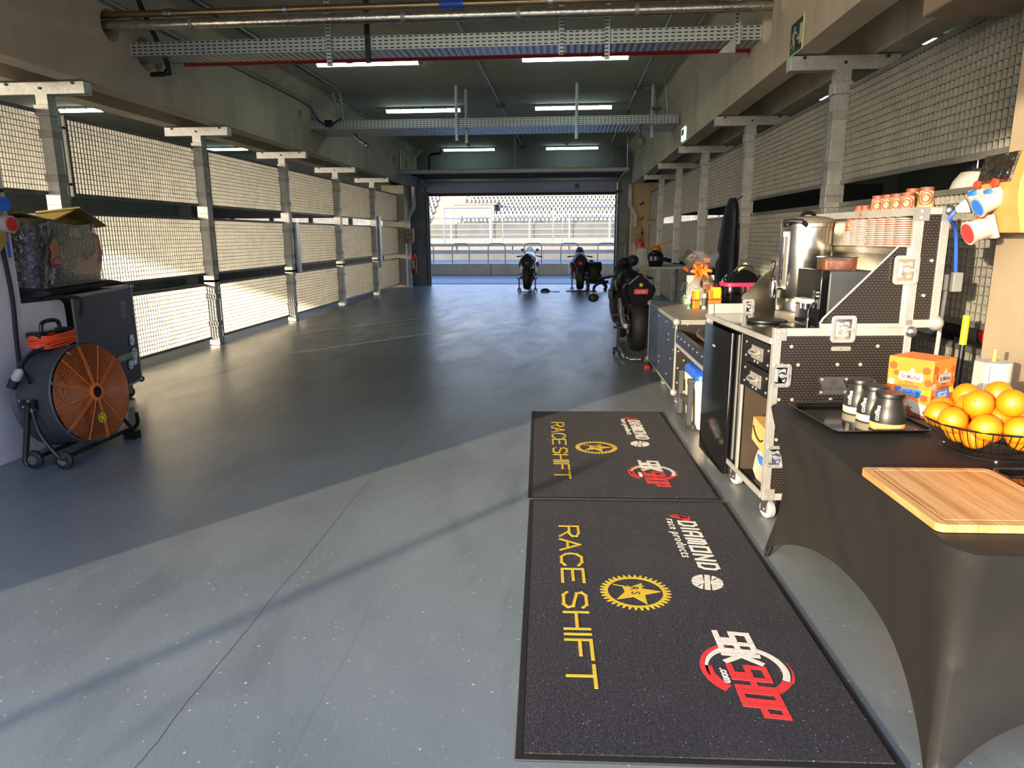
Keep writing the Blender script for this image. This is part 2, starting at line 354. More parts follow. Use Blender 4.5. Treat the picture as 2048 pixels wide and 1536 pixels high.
# ============================================================ SETTING
XL, XR = -4.98, 2.22           # mesh wall lines
LP = [6.65, 9.45, 12.26, 15.07, 17.88]; RP = [6.38, 9.36, 12.3, 15.1, 17.9]
struct('floor', MB().box(-20.4, 9.6, -8, 21.85, -.12, 0), M['floor_epoxy'])
struct('ceiling', MB().box(-20.4, 9.6, .7, 21.9, 4.0, 4.25), M['ceiling_paint'])
struct('wall_upper', MB().box(-80, 34, .7, 22.2, 4.3, 13.6), M['grey_wall'])
struct('wall_glow_block', MB().box(-12.4, -12.2, 10.5, 21.5, 0, 4), M['grey_wall'])  # unseen wall, added to keep sky glow off the far left bays
for nm, x0, x1, y0, y1 in (('wall_west', -20.4, -20.2, .7, 21.9), ('wall_east', 9.4, 9.6, .7, 21.9)):
    struct(nm, MB().box(x0, x1, y0, y1, 0, 4), M['grey_wall'])
struct('wall_west_block', MB().box(-80, -20.5, .7, 22.2, 0, 4.3), M['grey_wall'])
struct('wall_east_block', MB().box(9.7, 34, .7, 22.2, 0, 4.3), M['grey_wall'])
# south side: lintel over the openings and the solid part by the right neighbour
struct('wall_south', MB().box(-20.2, 9.4, .7, .95, 3.85, 4.0).box(2.9, 9.4, .7, .95, 0, 3.85), M['grey_wall'])
# unseen beam added south of the openings to cut off the higher sunlight
b = MB().box(-34, 14, -5.6, -5.3, 3.93, 5.6)
for x in (-30, 12): b.box(x-.15, x+.15, -5.6, -5.3, 0, 3.93)
struct('trim_6', b, M['grey_wall'])
# white pier on the left, low kerb block at its foot
struct('wall_left', MB().box(-4.2, -3.8, .72, 4.56, 0, 4.0), M['white_paint'])
b = MB(); b.prism([(4.56, 0), (4.98, 0), (4.98, .93)] + [(4.98-.06+.06*cos(rad(a)), .99-.06+.06*sin(rad(a))+.06) for a in (0, 30, 60, 90)] + [(4.56, 1.05)], -4.45, -3.8, M=Mx(((0,0,1,0),(1,0,0,0),(0,1,0,0),(0,0,0,1))))
struct('trim_1', b, M['white_paint'], .008)
# concrete pier on the right with its corbel
b = MB().box(2.05, 2.6, 2.75, 3.6, 0, 4.0).box(1.86, 2.7, 2.3, 4.2, 2.62, 2.95)
struct('wall_right', b, M['concrete_tan'], .01)
# --- beams: a pair on each side with round service holes
YZ = Mx(((0,0,1,0),(1,0,0,0),(0,1,0,0),(0,0,0,1)))   # (u,v,h)->(h,u,v)
def beam(n, x0, x1, holes, lip, mt='concrete', ch=.035):
    b = MB(); w = [(.96, 2.95), (21.5, 2.95), (21.5, 4.0), (.96, 4.0)]
    b.prism(w, x0, x1, M=YZ, holes=[circ(y, z, r, 20)[::-1] for y, z, r in holes])
    if lip:   # sloping haunch up to the ceiling on the garage side
        s = 1 if lip > 0 else -1; xe = x1 if s > 0 else x0
        b.prism([(xe, 3.76), (xe + .21*s, 4.0), (xe, 4.0)][::s], .97, 21.4, M=Mx(((1,0,0,0),(0,0,-1,0),(0,1,0,0),(0,0,0,1))) @ SCL(1, 1, -1))
    struct('trim_%d' % n, b, M[mt])
HL = [(7.15, 3.56, .15), (7.72, 3.43, .17), (7.93, 3.385, .09), (12.15, 3.5, .11), (12.75, 3.45, .13), (18.6, 3.45, .12), (19.3, 3.45, .12), (20.0, 3.45, .12)]
beam(2, -4.80, -4.57, HL, 1); beam(3, -5.46, -5.22, [], 0)
HR = [(6.68, 3.52, .16), (7.25, 3.40, .17), (7.93, 3.385, .09), (12.5, 3.4, .12), (18.6, 3.5, .13), (19.3, 3.5, .13)]
beam(4, 1.83, 2.07, HR, -1); beam(5, 2.5, 2.74, [], 0)
# --- north end
b = MB().box(-20.2, -4.32, 21.55, 21.85, 2.9, 4.0).box(-20.2, -11.8, 21.5, 21.85, 0, 2.95).box(1.42, 9.4, 21.55, 21.85, 2.9, 4.0).box(-4.32, 1.42, 21.7, 21.9, 3.05, 4.0)
b.box(9.0, 9.4, 21.5, 21.85, 0, 2.95).box(-4.9, -4.32, 21.5, 21.85, 0, 2.95).box(1.42, 1.78, 21.5, 21.85, 0, 2.95)
struct('wall_back', b, M['grey_wall'])
struct('wall_back_left', MB().box(-5.5, -4.84, 20.7, 21.5, 0, 2.95), M['concrete'])
struct('wall_back_right', MB().box(1.78, 2.6, 20.75, 21.5, 0, 2.95), M['pillar_ochre'])
for i, (x0, x1) in enumerate(((-11.8, -5.5), (2.6, 9.0))):   # neighbours' closed doors with a glazed band
    b = MB().box(x0, x1, 21.6, 21.68, 0, 1.66).box(x0, x1, 21.6, 21.68, 2.06, 3.1)
    for k in range(6):
        xx = x0 + (x1-x0)*k/5; b.box(xx-.06, xx+.06, 21.6, 21.68, 1.66, 2.06)
    if i: b.box(5.0, x1, 21.6, 21.68, 1.66, 2.06)
    struct('door_%d' % (i+2), b, M['dark_grey'])
    struct('window_%d' % (i+1), MB().box(x0, 5.0 if i else x1, 21.63, 21.65, 1.66, 2.06), M['clear_plastic'])
# our door: hanging bottom section, curved track section, horizontal leaf under the ceiling
d = MB(); d.box(-4.3, 1.4, 21.6, 21.66, 2.76, 3.1)
dr = tag(d.build('door_1', M['purple_lit_door'], bev=.004), kind='structure')  # purplish light on the panel is put into its colour
MB().box(-4.3, 1.4, 21.58, 21.68, 2.68, 2.76).build('bottom_seal', M['black_rubber'], dr)
MB().box(-4.55, 1.5, 18.85, 21.35, 3.16, 3.21).build('overhead_leaf', M['dark_grey'], dr)
MB().box(-4.6, 1.52, 18.78, 18.86, 3.10, 3.2).build('leading_rail', M['alu_dull'], dr, bev=.008)
for k in range(4): MB().box(-4.5, 1.45, 19.3 + k*.55, 19.34 + k*.55, 3.13, 3.16).build('stiffener', M['dark_grey'], dr)
for x in (-4.36, 1.44):
    MB().tube(bez([(x, 21.5, .02), (x, 21.5, 1.5), (x, 21.48, 2.8), (x, 21.3, 3.05), (x, 20.9, 3.12), (x, 18.8, 3.12)], 5), .028, 6).build('track', M['zinc'], dr)
    MB().box(x-.1, x+.1, 21.36, 21.49, 2.72, 2.8).build('roller_bracket', M['black_metal'], dr)
for x in (-4.27, 1.37): MB().box(x-.02, x+.02, 21.42, 21.56, 0, 2.66).build('edge_seal', M['black_rubber'], dr)
MB().box(.15, .28, 21.56, 21.6, 2.9, 3.0).build('handle', M['black_plastic'], dr)
MB().cyl((-1.42, 18.82, 3.18), (-1.42, 18.82, 3.99), .022, n=8).build('hanger', M['alu_dull'], dr)
for x in (-4.55, 1.5): MB().cyl((x, 19.2, 3.18), (x, 19.2, 3.99), .018, n=8).build('hanger', M['zinc'], dr)
MB().cyl((-4.5, 21.45, 3.3), (1.45, 21.45, 3.3), .025, n=8).build('spring_shaft', M['zinc'], dr)

# ============================================================ MESH WALLS
def make_panel(W):
    t = thing('mesh_panel', 'x', 'mesh panel'); Hh = .785
    f = MB(); w = .034
    f.box(0, W, -.02, .02, 0, w).box(0, W, -.02, .02, Hh-w, Hh).box(0, w, -.02, .02, w, Hh-w).box(W-w, W, -.02, .02, w, Hh-w)
    f.build('frame', M['frame_steel'], t)
    g = MB(); nx = round((W-2*w)/.05); nz = 14
    for i in range(1, nx): x = w + (W-2*w)*i/nx; g.box(x-.0015, x+.0015, -.012, .012, w, Hh-w)
    for i in range(1, nz): z = w + (Hh-2*w)*i/nz; g.box(w, W-w, -.015, .015, z-.002, z+.002)
    g.build('grating', M['grating_steel'], t, smooth=0)
    h = MB().cyl((-.055, 0, -.03), (-.055, 0, Hh+.03), .02, n=10)
    h.build('hinge_tube', M['galvanised'], t)
    for z in (.12, Hh-.12): MB().box(-.115, .0, -.012, .012, z-.012, z+.012).build('hinge_bracket', M['black_metal'], t)
    return t
TIER = [('bottom', .08), ('middle', .975), ('upper', 1.91)]
P0 = make_panel(2.52); first = [True]
ORD = ['first', 'second', 'third', 'fourth', 'fifth', 'last']
def place_panel(x, y, z, rz, sx, label, group):
    if first[0]: o = P0; first[0] = False; o.location = (x, y, z); o.rotation_euler = (0,0,rz); o.scale = (sx,1,1); tag(o, label, None, group)
    else: dup(P0, (x, y, z), rz, label, group, (sx, 1, 1))
for side, xs, posts in (('left', XL, [4.5] + LP + [20.68]), ('right', XR, [3.45] + RP + [20.7])):
    for i in range(6):
        a, c = posts[i], posts[i+1]; ln = c - a - .27
        for tn, z in TIER:
            place_panel(xs + (-.082 if side == 'left' else .082), a + .31, z, pi/2, ln/2.52, '%s mesh panel in the %s bay from the camera on the %s wall' % (tn, ORD[i], side), '%s wall mesh panels' % side)
def make_post():
    t = thing('support_post', 'x', 'post')
    MB().box(-.062, .062, -.055, .055, 0, 2.83).build('upright', M['galvanised'], t, bev=.004)
    MB().box(-.44, .44, -.055, .055, 2.82, 2.935).build('crossbar', M['galvanised'], t, bev=.006)
    for z in (.06, .87, .93, 1.77, 1.86, 2.68):
        MB().box(-.075, .075, -.075, .06, z-.05, z+.05).build('bracket_sleeve', M['galvanised'], t, bev=.003)
    for z in (.3, .68, 1.15, 1.6, 2.06, 2.46):
        MB().box(-.07, .07, -.066, .06, z-.03, z+.03).box(-.075, .075, -.072, .062, z+.03, z+.04).build('hinge_collar', M['alu_dull'], t)
    for x, z in ((0, 2.875), (-.33, 2.915), (.33, 2.915)): MB().cyl((x, -.053, z), (x, -.072, z), .012, n=8).build('bolt', M['black_metal'], t)
    return t
PP = make_post(); fp = [True]
for side, xs, posts in (('left', XL, LP), ('right', XR + .02, RP)):
    for i, y in enumerate(posts):
        lab = 'galvanised steel T-shaped post, %s from the camera along the %s mesh wall' % (ORD[i], side)
        if fp[0]: fp[0] = False; PP.location = (xs, y, 0); tag(PP, lab, None, 'left wall posts')
        else: dup(PP, (xs, y, 0), 0, lab, side + ' wall posts')
# galvanised sliding bolt plates clipped on two left posts
for y, z0, z1, nm in ((12.36, .85, 1.75, 'third'), (17.98, .7, 2.0, 'fifth')):
    o = tag(MB().box(-4.93, -4.86, y, y+.16, z0, z1).build('channel_strip', M['zinc'], bev=.006), 'pale galvanised channel strip clipped beside the %s left post' % nm, 'strip')

# ============================================================ CEILING FITTINGS
def make_lamp():
    t = thing('ceiling_light', 'x', 'ceiling light')
    MB().box(-.8, .8, -.07, .07, -.035, 0).build('housing', M['light_grey'], t, bev=.01)
    b = MB(); b.loft([[(x, .062*cos(rad(a)), -.035 + .055*sin(rad(a))) for a in range(0, -181, -20)] for x in (-.74, .74)])
    b.build('diffuser', M['tube_light'], t)
    for s in (-1, 1): MB().loft([[(s*x, .06*k*cos(rad(a)), -.035 + .054*k*sin(rad(a))) for a in range(0, -181, -20)] for x, k in ((.74, 1), (.79, .85))]).build('end_cap', M['light_grey'], t)
    for s in (-.45, 0, .45): MB().box(s-.012, s+.012, -.075, .075, -.045, -.03).build('clip', M['black_plastic'], t)
    return t
L0 = make_lamp()
lampspots = []
for nm, y in (('nearest row above the near cable tray', 10.55), ('middle row', 14.46), ('row by the pit door', 20.95)):
    for s, x in (('left', -2.92), ('right', .05)): lampspots.append((x, y, 'glowing fluorescent ceiling light, %s, %s' % (s, nm)))
for y in (13.7, 20.0): lampspots.append((-9.85, y, 'fluorescent light glimpsed over the left mesh wall, %s' % ('near' if y < 15 else 'far')))
for y in (10.14, 13.95): lampspots.append((4.0, y, 'fluorescent light glimpsed over the right mesh wall, %s' % ('near' if y < 12 else 'far')))
for i, (x, y, lab) in enumerate(lampspots):
    if i == 0: L0.location = (x, y, 3.99); tag(L0, lab, None, 'fluorescent ceiling lights')
    else: dup(L0, (x, y, 3.99), 0, lab, 'fluorescent ceiling lights')
# perforated cable trays
def tray(x0, x1, y0, y1, z0, z1, lab, grp, hang):
    t = thing('cable_tray', lab, 'cable tray', ((x0+x1)/2, y0, z0), 0, grp); hx = (x1-x0)/2; d = y1-y0; h = z1-z0
    for yy in (0, d-.003): MB().box(-hx, hx, yy, yy+.003, 0, h).build('side_rail', M['slotted_steel'], t, smooth=0)
    MB().box(-hx, hx, .003, d-.003, 0, .004).build('tray_bottom', M['ribbed_steel'], t, smooth=0)
    for x, top, bot, bl in hang:
        MB().box(x-hx-x0-.025-(hx-hx), x-hx-x0+.025, -.035, 0, bot-z0, top-z0).build('hanger_strut', M['black_metal' if bl else 'slotted_steel'], t, smooth=0)
    return t
tray(-4.75, 1.95, 7.45, 7.78, 3.345, 3.475, 'perforated steel cable tray nearest the camera, under the foil wrapped pipe', 'cable trays', [(-2.45, 4, 3.2, 0), (-2.05, 4, 3.22, 1), (-.1, 4, 3.25, 0), (.35, 4, 3.2, 0), (1.6, 4, 3.3, 0)])
for k in range(3):
    tray(-4.55, 1.8, 12.5+.33*k, 12.8+.33*k, 3.33, 3.47, 'perforated cable tray in the farther group, %s of three' % ('front one', 'middle one', 'rear one')[k], 'cable trays',
         [[(-1.95, 4, 3.1, 0), (.1, 4, 3.1, 0)], [(-1.83, 4, 3.1, 0), (1.4, 4, 3.15, 0)], []][k])
o = tag(MB().prism([(0, 0), (.16, 0), (.16, .16)], 0, .02, M=T3(1.42, 7.42, 3.22) @ RX(pi/2)).build('gusset_plate', M['galvanised']), 'triangular steel gusset hanging under the near cable tray at right', 'bracket')
o = tag(MB().box(-4.25, -4.12, 12.42, 12.46, 3.36, 3.47).tube(bez([(-4.4, 12.44, 3.5), (-4.2, 12.43, 3.38), (-3.95, 12.44, 3.5)], 6), .012, 6).build('cable_clip_box', M['black_plastic']), 'small dark cable loop and clip on the farther cable tray', 'cable')
o = tag(MB().ball((1.22, 12.9, 3.1), (.09, .06, .09), 10, 8).cyl((1.22, 12.9, 3.15), (1.22, 12.9, 3.33), .015, n=8).build('loudspeaker_horn', M['mid_grey']), 'small grey fitting hanging under the farther cable tray at right', 'fitting')
o = tag(MB().tube([(-3.9, 12.9, 3.3), (-3.8, 12.9, 3.2), (-3.68, 12.88, 3.12)], .03, 8).ball((-3.66, 12.88, 3.1), .05, 10, 8).build('conduit_elbow', M['zinc']), 'shiny conduit elbow hanging under the farther cable tray at left', 'fitting')
# pipes
t = thing('insulated_pipe', 'crinkled foil wrapped pipe crossing below the ceiling', 'pipe', (-1.4, 7.1, 3.54))
MB().tube([(-3.5 + 7*i/40 - .0, 0, .0) for i in range(41)], [.05 + .003*random.uniform(-1, 1) for _ in range(41)], 12).build('foil_jacket', M['foil'], t)
for x in (-2.3, -.2, .9, 2.0): MB().cyl((x-.02, 0, 0), (x+.02, 0, 0), .056, n=12).build('tape_band', M['alu_dull'], t)
t = thing('steel_pipe', 'thin bronze-toned pipe running above the foil wrapped pipe', 'pipe', (-1.4, 7.1, 3.64))
MB().cyl((-3.5, 0, 0), (3.5, 0, 0), .032, n=12).build('tube', M['copper'], t)
MB().cyl((.15, 0, 0), (.38, 0, 0), .036, n=12).build('blue_tape', M['blue'], t)
for x in (-2.55, -2.5, -1.35, 1.2): MB().cyl((x-.02, 0, 0), (x+.02, 0, 0), .041, n=12).build('coupling', M['zinc'], t)
for x in (-1.5, 1.4): MB().cyl((x, 0, .03), (x, 0, .36), .008, n=6).build('hanger', M['zinc'], t)
t = thing('sprinkler_pipe', 'red fire pipe running below the near cable tray', 'pipe', (-1.2, 7.93, 3.385))
MB().cyl((-3.05, 0, 0), (3.15, 0, 0), .045, n=12).build('tube', M['red_pipe'], t)
for x in (-1.2, 1.55): MB().cyl((x-.03, 0, 0), (x+.03, 0, 0), .053, n=12).build('coupling', M['red_pipe'], t)
MB().cyl((-3.3, 0, .0), (-3.05, 0, 0), .014, n=8).build('end_fitting', M['zinc'], t)
t = thing('drain_pipe', 'black pipe dropping from the ceiling into the left beam', 'pipe', (-4.3, 7.55, 3.99))
MB().tube(bez([(0, -.35, 0), (.0, -.3, -.2), (.02, 0, -.6), (.0, .1, -.76), (-.2, .12, -.78)], 6), .026, 10).build('tube', M['black_plastic'], t)
MB().ball((.0, .1, -.76), .04, 10, 8).build('elbow', M['black_plastic'], t)
def conduit(pts, r, lab, boxes=(), m='galv_pipe', name='conduit'):
    p0 = V(pts[0]); t = thing(name, lab, 'conduit', p0)
    MB().tube([V(p) - p0 for p in pts], r, 8).build('tube', M[m], t)
    for bx in boxes: MB().cbox(V(bx) - p0, (.16, .12, .05)).build('junction_box', M['ochre' if m == 'galv_pipe' else 'mid_grey'], t, bev=.006)
conduit([(-1.36, 6.2, 3.975), (-1.36, 21.4, 3.975)], .018, 'straight conduit along the middle of the ceiling', [(-1.36, 10.5, 3.97), (-1.36, 14.3, 3.97), (-1.36, 20.8, 3.97)])
conduit([(1.155, 6.2, 3.975), (1.13, 21.4, 3.975)], .016, 'straight conduit on the ceiling toward the right beam', [(1.15, 12.9, 3.97), (1.14, 15.3, 3.97)])
conduit(bez([(1.2, 12.9, 3.975), (1.4, 12.9, 3.96), (1.46, 12.85, 3.8), (1.46, 12.75, 3.5)], 5), .018, 'bent conduit dropping to the farther cable tray at right', [(1.46, 12.8, 3.62)])
conduit([(1.53, 6.2, 3.975), (1.53, 12.3, 3.975), (1.57, 12.45, 3.9), (1.62, 12.5, 3.48)], .015, 'conduit hugging the right beam then dropping to the tray')
conduit([(-4.08, 6.2, 3.975), (-4.08, 12.0, 3.975), (-4.05, 12.35, 3.9), (-4.02, 12.5, 3.48)], .018, 'outer of two parallel conduits on the left of the ceiling')
conduit([(-4.0, 6.2, 3.975), (-4.0, 12.2, 3.975), (-3.96, 12.45, 3.9), (-3.93, 12.5, 3.48)], .018, 'inner of two parallel conduits on the left of the ceiling')
conduit(bez([(-4.53, 6.2, 3.76), (-4.53, 9, 3.76), (-4.53, 12.2, 3.76), (-4.53, 12.7, 3.65), (-4.5, 12.9, 3.48)], 5), .026, 'thick conduit along the top edge of the left beam')
conduit([(-4.3, 12.9, 3.975), (-4.34, 20.9, 3.97)], .012, 'thin conduit in the far left ceiling corner')
conduit([(-4.1, 20.9, 3.2), (-4.1, 20.9, 3.75), (-4.0, 20.85, 3.82), (-3.75, 20.85, 3.84), (-3.72, 20.85, 3.98)], .035, 'black pipe bending into the ceiling over the pit door', m='black_plastic', name='bent_pipe')
for x in (-4.55, -4.35, 1.3, 1.55, 1.62): conduit([(x, 21.4, 2.95 if abs(x) > 4 else 3.1), (x, 21.4, 3.95)], .014, 'thin vertical conduit above the pit door, at x place %s' % {-4.55:'far left', -4.35:'left', 1.3:'right inner', 1.55:'right', 1.62:'far right'}[x], m='mid_grey')
for i, (x, y) in enumerate(((-2.6, 9.7), (-1.2, 9.9), (-2.85, 20.3), (-.1, 20.35), (-.05, 14.7), (-2.9, 14.7))):
    tag(MB().lathe([(.05, 0), (.05, -.02), (.035, -.05), (.0, -.055)], 14).build('smoke_detector', M['light_grey'], loc=(x, y, 3.999)), 'small round smoke detector on the ceiling, %s' % ('left of the near lamps', 'between the near lamps', 'by the far left lamp', 'by the far right lamp', 'by the middle right lamp', 'by the middle left lamp')[i], 'detector', 'ceiling detectors')
# emergency exit signs
t = thing('exit_sign', 'dark green running man exit sign on the right beam', 'sign', (1.828, 6.28, 3.07), -pi/2)
MB().box(-.16, .16, -.008, 0, -.13, .13).build('sign_plate', M['sign_pale'], t)
b = MB().box(-.15, .15, -.0095, -.008, -.12, .12, 0)
b.box(.085, .145, -.0105, -.0095, -.075, .075, 1)
FX = T3(0, -.0095, 0) @ RX(pi/2) @ SCL(-1, 1, 1)
def fig(b, mi, s=1, M0=FX):
    for p in ((-.005,.045,.02,.01), ): pass
    b.prism(circ(.045*s, .07*s, .017*s, 12), 0, .001, mi, M0)
    for pts in ([(.05,.05),(.065,.0)], [(.065,.0),(.04,-.04),(.05,-.09)], [(.065,0),(.09,-.04),(.12,-.06)], [(.05,.045),(.01,.035),(-.01,.01)], [(.05,.045),(.09,.03),(.1,-.0)]):
        for (x0, y0), (x1, y1) in zip(pts, pts[1:]):
            d = math.hypot(x1-x0, y1-y0); nx, ny = -(y1-y0)/d*.009, (x1-x0)/d*.009
            b.prism([(s*(x0+nx), s*(y0+ny)), (s*(x0-nx), s*(y0-ny)), (s*(x1-nx), s*(y1-ny)), (s*(x1+nx), s*(y1+ny))], 0, .001, mi, M0)
fig(b, 1); b.prism([(-.02, -.01), (-.06, -.01), (-.06, .01), (-.08, -.02), (-.06, -.05), (-.06, -.03), (-.02, -.03)][::-1], 0, .001, 1, FX)
b.build('pictogram', [M['sign_green'], M['sign_pale']], t, smooth=0)
t = thing('exit_light', 'small lit exit sign farther along the right beam', 'sign', (1.828, 11.95, 3.08), -pi/2)
MB().box(-.16, .16, -.03, 0, -.1, .1).build('lamp_body', M['sign_glow'], t, bev=.006)
b = MB().box(-.1, .1, -.033, -.03, -.02, .07); b.build('pictogram', M['green'], t)

# ============================================================ END WALL FITTINGS
def trunk(x, s, lab):
    t = thing('cable_trunking', lab, 'trunking', (x, 20.7, 0)); b = MB(); f = .05
    for a, c in (((-.0*s, 0), (0, 2.05)), ((0, 2.05), (-.17*s*-1, 2.32)), ((.17*s, 2.32), (.17*s, 2.9))):
        d = V((c[0]-a[0], 0, c[1]-a[1])); L = d.length
        b.box(-f, f, -.06, 0, 0, L, 0, T3(a[0], 0, a[1]) @ RY(math.atan2(d.x, d.z)))
    b.build('channel', M['trunking'], t, bev=.004)
trunk(-4.72, 1, 'white kinked cable trunking on the pillar left of the pit door')
trunk(1.88, -1, 'white kinked cable trunking on the tan pillar right of the pit door')
def sockets(x, y, lab, rz=0):
    t = thing('power_socket_box', lab, 'socket box', (x, y, 1.5), rz)
    MB().prism([(-.13, -.22), (.13, -.22), (.15, -.1), (.15, .22), (-.15, .22), (-.15, -.1)], 0, .14, M=RX(pi/2)).build('box_body', M['power_yellow'], t, bev=.01)
    for i, (xx, zz) in enumerate(((.0, .1), (.0, -.02), (.05, -.15))): MB().cyl((xx, -.14, zz), (xx, -.2, zz-.02), .05, n=14).build('socket', M['socket_white'], t)
sockets(-4.7, 20.64, 'yellow power socket box on the pillar left of the pit door')
sockets(1.9, 20.68, 'yellow power socket box on the tan pillar right of the pit door')
t = thing('fire_extinguisher', 'red fire extinguisher hanging on the left pillar by the pit door', 'fire extinguisher', (-4.58, 20.6, .42))
MB().lathe([(.0, 0), (.075, 0), (.08, .03), (.08, .44), (.06, .52), (.03, .56), (.03, .6)], 20).build('cylinder', M['red'], t)
MB().box(-.04, .04, -.082, -.07, .14, .36).build('label', M['white'], t)
MB().cyl((0, 0, .6), (0, 0, .66), .022, n=10).box(-.02, .09, -.015, .015, .63, .65).build('valve', M['black_metal'], t)
MB().tube(bez([(.03, 0, .63), (.1, -.02, .5), (.1, -.03, .2)], 6), .012, 8).build('hose', M['black_rubber'], t)
o = tag(MB().box(-4.62, -4.42, 21.4, 21.5, 1.42, 1.56).tube(bez([(-4.5, 21.42, 1.45), (-4.42, 21.4, 1.3), (-4.4, 21.4, 1.2), (-4.35, 21.4, 1.4)], 6), .012, 6).build('door_control', M['mid_grey']), 'small grey door control box with looped cable left of the pit door', 'control box')
t = thing('breaker_box', 'plain beige breaker box on the dark wall right of the pit door', 'box', (1.6, 21.48, 1.45))
MB().box(-.1, .1, -.09, 0, -.2, .2).build('box_body', M['mid_grey'], t, bev=.006); MB().cyl((.07, -.05, -.2), (.07, -.05, -.9), .012, n=8).build('cable', M['trunking'], t)
for i in range(4):
    tag(MB().tube(bez([(2.02, 20.74, 0), (2.06, 20.68, .01), (2.1, 20.66, .06), (2.06, 20.67, .05)], 4), .014, 6).box(2.0, 2.05, 20.7, 20.75, -.02, .02).build('coat_hook', M['black_metal'], loc=(0, 0, 2.35 - i*.42)), 'dark hook on the tan pillar, %s of four' % ('highest', 'second highest', 'second lowest', 'lowest')[i], 'hook', 'hooks on the tan pillar')
# ============================================================ OUTSIDE, NORTH
tag(MB().box(-120, 120, 21.85, 92, -.12, -.004).box(-120, 120, -60, -8, -.12, -.004).build('pit_lane_ground', M['asphalt']), kind='structure')
tag(MB().box(-40, 40, 22.4, 24.9, -.01, 0).box(-14, -1.5, 24.4, 24.5, -.01, .002).box(2, 14, 24.0, 24.08, -.01, .002).build('ground_patch', M['mid_grey']), kind='structure')
t = thing('pit_wall', 'low concrete pit wall across the lane beyond the pit door', 'wall', (0, 27, 0))
b = MB()
for k in range(-8, 8): b.box(k*3.0+.01, k*3.0+2.99, 0, .35, 0, .45)
b.build('concrete_blocks', M['kerb'], t, bev=.02)
h0 = None
for i in range(-4, 5):
    x = -1.38 + i*1.4
    if h0 is None:
        h0 = thing('hoop_barrier', 'x', 'barrier'); pts = bez([(-.33, 0, 0), (-.33, 0, .55), (-.31, 0, .68), (-.22, 0, .745), (0, 0, .75), (.22, 0, .745), (.31, 0, .68), (.33, 0, .55), (.33, 0, 0)], 4)
        MB().tube(pts, .022, 8).build('hoop', M['zinc'], h0)
        for s in (-1, 1): MB().cyl((s*.33, 0, 0), (s*.33, 0, .02), .05, n=10).build('foot_plate', M['zinc'], h0)
        o = h0; o.location = (x, 27.15, .45)
    else: o = dup(h0, (x, 27.15, .45))
    tag(o, 'curved tube hoop barrier on the pit wall, number %s from the left door edge' % ['zero, hidden', 'one hidden', 'one', 'two', 'three', 'four', 'five', 'six', 'seven'][i+4], None, 'hoop barriers on the pit wall')
tag(MB().box(-60, 60, 44, 44.3, 0, .32).box(-60, 60, 44, 44.1, .32, .36).build('low_kerb_wall', M['kerb'], loc=(0, 0, 0)), 'long low pale wall beyond the hoop barriers', 'wall')
t = thing('guard_rail', 'long two-beam steel guard rail beside the track', 'guard rail', (0, 50, 0)); b = MB()
MB().box(-60, 60, 0, .06, .25, .5).build('lower_beam', M['zinc'], t); MB().box(-60, 60, 0, .06, .75, .95).build('upper_beam', M['zinc'], t)
for k in range(-5, 4): MB().box(k*4-.05, k*4+.05, .06, .16, 0, .98).build('rail_post', M['mid_grey'], t)
tag(MB().box(-60, 60, 62, 62.4, 0, .8).build('track_wall', M['kerb']), 'pale concrete wall in front of the catch fences', 'wall')
def fence(x0, x1, lab):
    t = thing('catch_fence', lab, 'fence', ((x0+x1)/2, 62.2, .8), 0, 'catch fence frames'); hx = (x1-x0)/2
    b = MB()
    for z in (3.06, 2.2): b.cyl((-hx, 0, z), (hx, 0, z), .04, n=6)
    for x in (-hx, hx): b.cyl((x, 0, 0), (x, 0, 3.1), .05, n=6)
    b.build('frame', M['zinc'], t); b = MB(); n = int(hx*2/.24)
    for i in range(1, n): b.cyl((-hx + 2*hx*i/n, 0, 0), (-hx + 2*hx*i/n, 0, 3.05), .012, n=4)
    for z in (.5, 1, 1.5): b.cyl((-hx, 0, z), (hx, 0, z), .012, n=4)
    b.build('wire_mesh', M['zinc'], t)
fence(-11.0, -6.8, 'tall catch fence frame at left beyond the pit lane'); fence(-5.8, -1.4, 'tall catch fence frame in the middle beyond the pit lane'); fence(-.6, 4.1, 'tall catch fence frame at right beyond the pit lane')
# grandstand
t = thing('grandstand', 'sunlit concrete grandstand facing the pit door', 'grandstand', (0, 92, 0))
MB().box(-60, 40, 0, .4, 0, 1.15).build('front_barrier', M['stand_concrete'], t)
MB().box(-60, 40, 2, 2.5, 0, 3.0).build('front_wall', M['stand_wall'], t)
b = MB()
for k in range(16): b.box(-60, 40, 2.5+k*.85, 2.5+k*.85+ .86, 0, 3.05 + k*.44)
b.box(-60, 40, 16.1, 16.6, 0, 12)
b.build('terrace', M['stand_concrete'], t, smooth=0)
b = MB()
for k in range(16): b.box(-18.4, -14.6, 2.3+k*.85, 2.3+k*.85+.45, 2.9, 3.27 + k*.44)
b.box(-15.4, -10.2, 4.6, 7.6, 3, 5.6).box(-15.8, -9.8, 4.4, 8, 5.6, 5.8)
b.build('stair_and_vomitory', M['stand_concrete'], t, smooth=0)
b = MB()
for z in (3.05, 4.15): b.cyl((-40, 2.3, z), (25, 2.3, z), .04, n=6)
for i in range(0, 326): b.cyl((-40+.2*i, 2.3, 3.05), (-40+.2*i, 2.3, 4.15), .014, n=4)
b.build('railing', M['rail_white'], t)
b = MB()
for k in range(-7, 5): b.box(k*5.2-.07, k*5.2+.07, 1.2, 1.35, 0, 4.3)
for z in (1.6, 2.3): b.cyl((-40, 1.28, z), (25, 1.28, z), .03, n=5)
b.build('white_posts', M['rail_white'], t)
